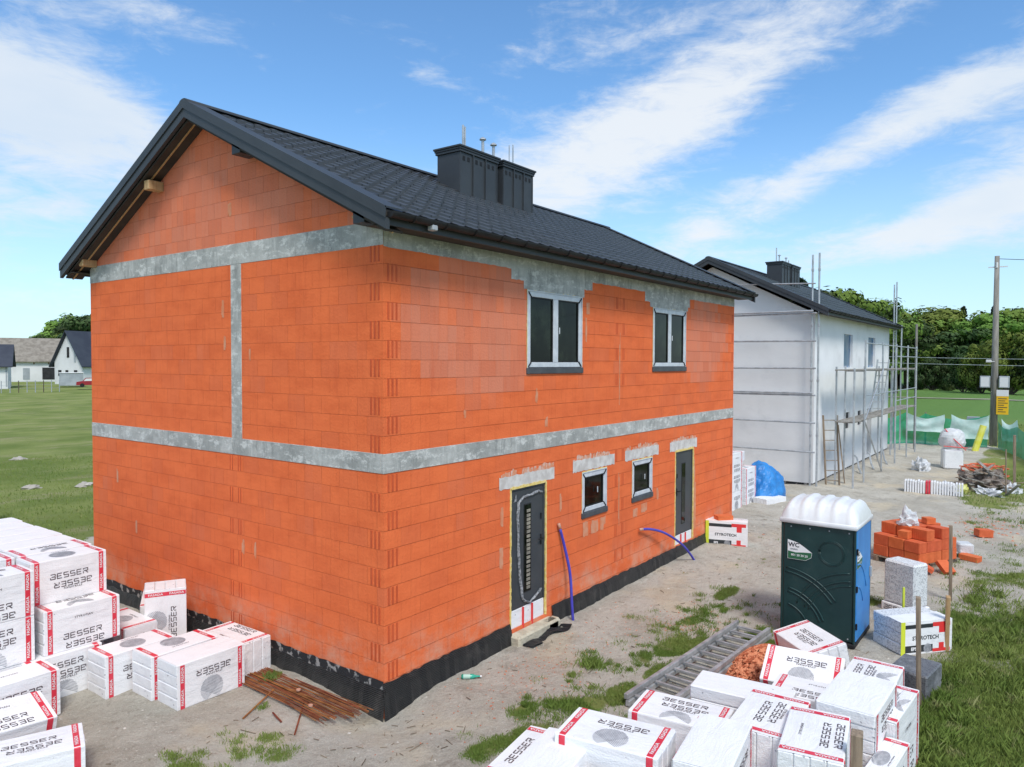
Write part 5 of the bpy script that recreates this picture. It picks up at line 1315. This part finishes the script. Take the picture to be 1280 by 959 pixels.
mb=MB(); prof=[(0,.35),(.05,.85),(.9,1.0),(1.35,1.5),(3.1,1.55),(3.7,1.05),(4.3,.95),(4.35,.35)]
for s,yy in((0,0),(1,1.7)): mb.poly([(a,yy,b_) for a,b_ in (prof if s else prof[::-1])])
for a,b_ in zip(prof,prof[1:]+prof[:1]): mb.poly([(a[0],0,a[1]),(b_[0],0,b_[1]),(b_[0],1.7,b_[1]),(a[0],1.7,a[1])])
obj('body',mb,mt['carred'],t)
mb=MB(); mb.poly([(1.05,-.01,1.02),(3.5,-.01,1.05),(3.05,-.01,1.45),(1.4,-.01,1.42)]); obj('window',mb,mt['housewhite'],t)
for a in(.85,3.5):
    mb=MB(); mb.tube([(a,-.03,.32),(a,.2,.32)],.33,14); w=obj('wheel',mb,mt['black'],t)
x0,y0=polar(-10,104); x1,y1=polar(74,112)
t=thing('wire_fence','low wire fence with thin dark posts across the far left meadow','fence',(x0,y0,0))
for k in range(9):
    f=k/8; mb=MB(); dx,dy=(x1-x0)*f,(y1-y0)*f; mb.tube([(dx,dy,-1),(dx,dy,1.35)],.06,5); obj('post',mb,mt['greymetal'] if k%3 else mt['bark'],t)
for z in(.2,.7,1.2):
    mb=MB(); mb.tube([(0,0,z),(x1-x0,y1-y0,z)],.02,4); obj('wire',mb,mt['galv'],t)
for i,(px,d) in enumerate(((15,95),(104,72),(38,60))):
    pass
for i,(px,py) in enumerate(((22,579),(104,610),(37,613))):
    mb=blob_mesh(.34,.25,.16,12,6,.4,2,i); o=obj('stone',mb,mt['stone']); D=4.55*921/(py-455); x,y=polar(px,D); at(o,(x,y,gz(x,y)-.03),rnd(0,3)); tag(o,['pale stone farthest out on the left meadow','pale flat stone on the left meadow nearest the orange wall','pale stone on the left meadow nearest the white packs'][i],'stone')

# ------------------------------------------------------------------ sky and light
SUN_AZ=math.atan2(-.80,-.60); EL=R(52)
wd=bpy.data.worlds.new('World'); sc.world=wd; wd.use_nodes=True; nt=wd.node_tree; t=NT(nt); bg=nt.nodes['Background']
sky=t.n('ShaderNodeTexSky',sky_type='NISHITA'); sky.sun_disc=False; sky.sun_elevation=EL; sky.sun_rotation=math.pi/2-SUN_AZ; sky.altitude=100; sky.air_density=1.0; sky.dust_density=.6; sky.ozone_density=2.2
gen=t.n('ShaderNodeTexCoord').outputs['Generated']; dx,dy,dz=t.xyz(gen)
az=t.math('ARCTAN2',dy,dx); el=t.math('ARCSINE',dz)
def px2(x,y):
    # approximate heading and elevation of a direction
    f=921.2; v=Vector((1,(640-x)/f,(453-y)/f)).normalized(); return YAW+math.atan2(v.y,v.x),math.asin(v.z)
cloud=None
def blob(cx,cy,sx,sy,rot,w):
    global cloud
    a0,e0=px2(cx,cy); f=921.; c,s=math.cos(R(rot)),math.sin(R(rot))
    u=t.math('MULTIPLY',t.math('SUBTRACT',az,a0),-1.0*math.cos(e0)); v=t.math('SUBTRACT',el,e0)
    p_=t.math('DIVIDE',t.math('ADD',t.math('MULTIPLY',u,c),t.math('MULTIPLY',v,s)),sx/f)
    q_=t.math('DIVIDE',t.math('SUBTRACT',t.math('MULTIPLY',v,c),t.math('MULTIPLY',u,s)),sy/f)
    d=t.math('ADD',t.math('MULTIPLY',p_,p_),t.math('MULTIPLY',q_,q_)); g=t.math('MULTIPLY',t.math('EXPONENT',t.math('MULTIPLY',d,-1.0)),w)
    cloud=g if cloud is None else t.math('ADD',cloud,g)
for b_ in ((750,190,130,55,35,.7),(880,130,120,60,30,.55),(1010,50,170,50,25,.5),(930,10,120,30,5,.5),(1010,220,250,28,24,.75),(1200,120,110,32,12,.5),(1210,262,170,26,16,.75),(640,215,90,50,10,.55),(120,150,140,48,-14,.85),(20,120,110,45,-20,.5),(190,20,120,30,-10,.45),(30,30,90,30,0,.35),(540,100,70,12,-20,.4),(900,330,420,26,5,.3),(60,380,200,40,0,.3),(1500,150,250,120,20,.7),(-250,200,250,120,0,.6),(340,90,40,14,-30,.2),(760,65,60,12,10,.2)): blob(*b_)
wv=t.mapv(gen,(1,1,2.6),rot=(0,0,.4)); n1=t.noise(wv,3.2,9,.62,.5); n2=t.noise(t.mapv(gen,(1,1,3.2)),14,8,.68,.4)
fill_cloud=t.math('ADD',t.ramp(el,.62,.95,0,.55),t.ramp(t.math('COSINE',t.math('SUBTRACT',az,YAW)),.45,-.2,0,.6))  # unseen white cloud added overhead and behind the camera as neutral fill
cloud=t.math('ADD',cloud,fill_cloud)
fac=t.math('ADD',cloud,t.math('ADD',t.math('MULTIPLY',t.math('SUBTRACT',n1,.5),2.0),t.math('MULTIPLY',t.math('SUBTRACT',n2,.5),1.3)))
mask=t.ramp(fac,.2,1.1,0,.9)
haze=t.ramp(el,0,.34,.5,0)
skyc=t.mix(1.0,sky.outputs[0],(1.02,1.40,1.62),'MULTIPLY')
skyc=t.mix(haze,skyc,(5.9,7.1,7.9))
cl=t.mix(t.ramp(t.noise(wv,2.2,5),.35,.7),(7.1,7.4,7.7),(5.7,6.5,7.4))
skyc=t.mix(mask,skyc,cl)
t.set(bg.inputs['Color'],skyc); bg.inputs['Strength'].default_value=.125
sl=bpy.data.lights.new('sun','SUN'); sl.energy=2.75; sl.angle=R(15); sl.color=(1,.955,.89); so=link('sun',sl)
d=Vector((math.cos(SUN_AZ)*math.cos(EL),math.sin(SUN_AZ)*math.cos(EL),math.sin(EL))); so.rotation_euler=d.to_track_quat('Z','Y').to_euler(); so.location=(0,0,30)
# ------------------------------------------------------------------ camera
P_=(921.22,-.0286,.003,.6407)
cd=bpy.data.cameras.new('camera'); cam=link('camera',cd); f,pi_,ro,ya=P_
fw=Vector((math.cos(ya)*math.cos(pi_),math.sin(ya)*math.cos(pi_),math.sin(pi_))); ri=Vector((math.sin(ya),-math.cos(ya),0)); up=ri.cross(fw)
r2=ri*math.cos(ro)+up*math.sin(ro); u2=up*math.cos(ro)-ri*math.sin(ro)
Mx=Matrix((r2,u2,-fw)).transposed().to_4x4(); Mx.translation=(-6.6763,-7.061,4.2218); cam.matrix_world=Mx
cd.sensor_width=36; cd.lens=f*36/1280; cd.clip_end=6000; cd.clip_start=.05; sc.camera=cam
sc.view_settings.view_transform='Standard'; sc.view_settings.look='None'; sc.view_settings.exposure=0
try: sc.cycles.transparent_max_bounces=16
except Exception: pass
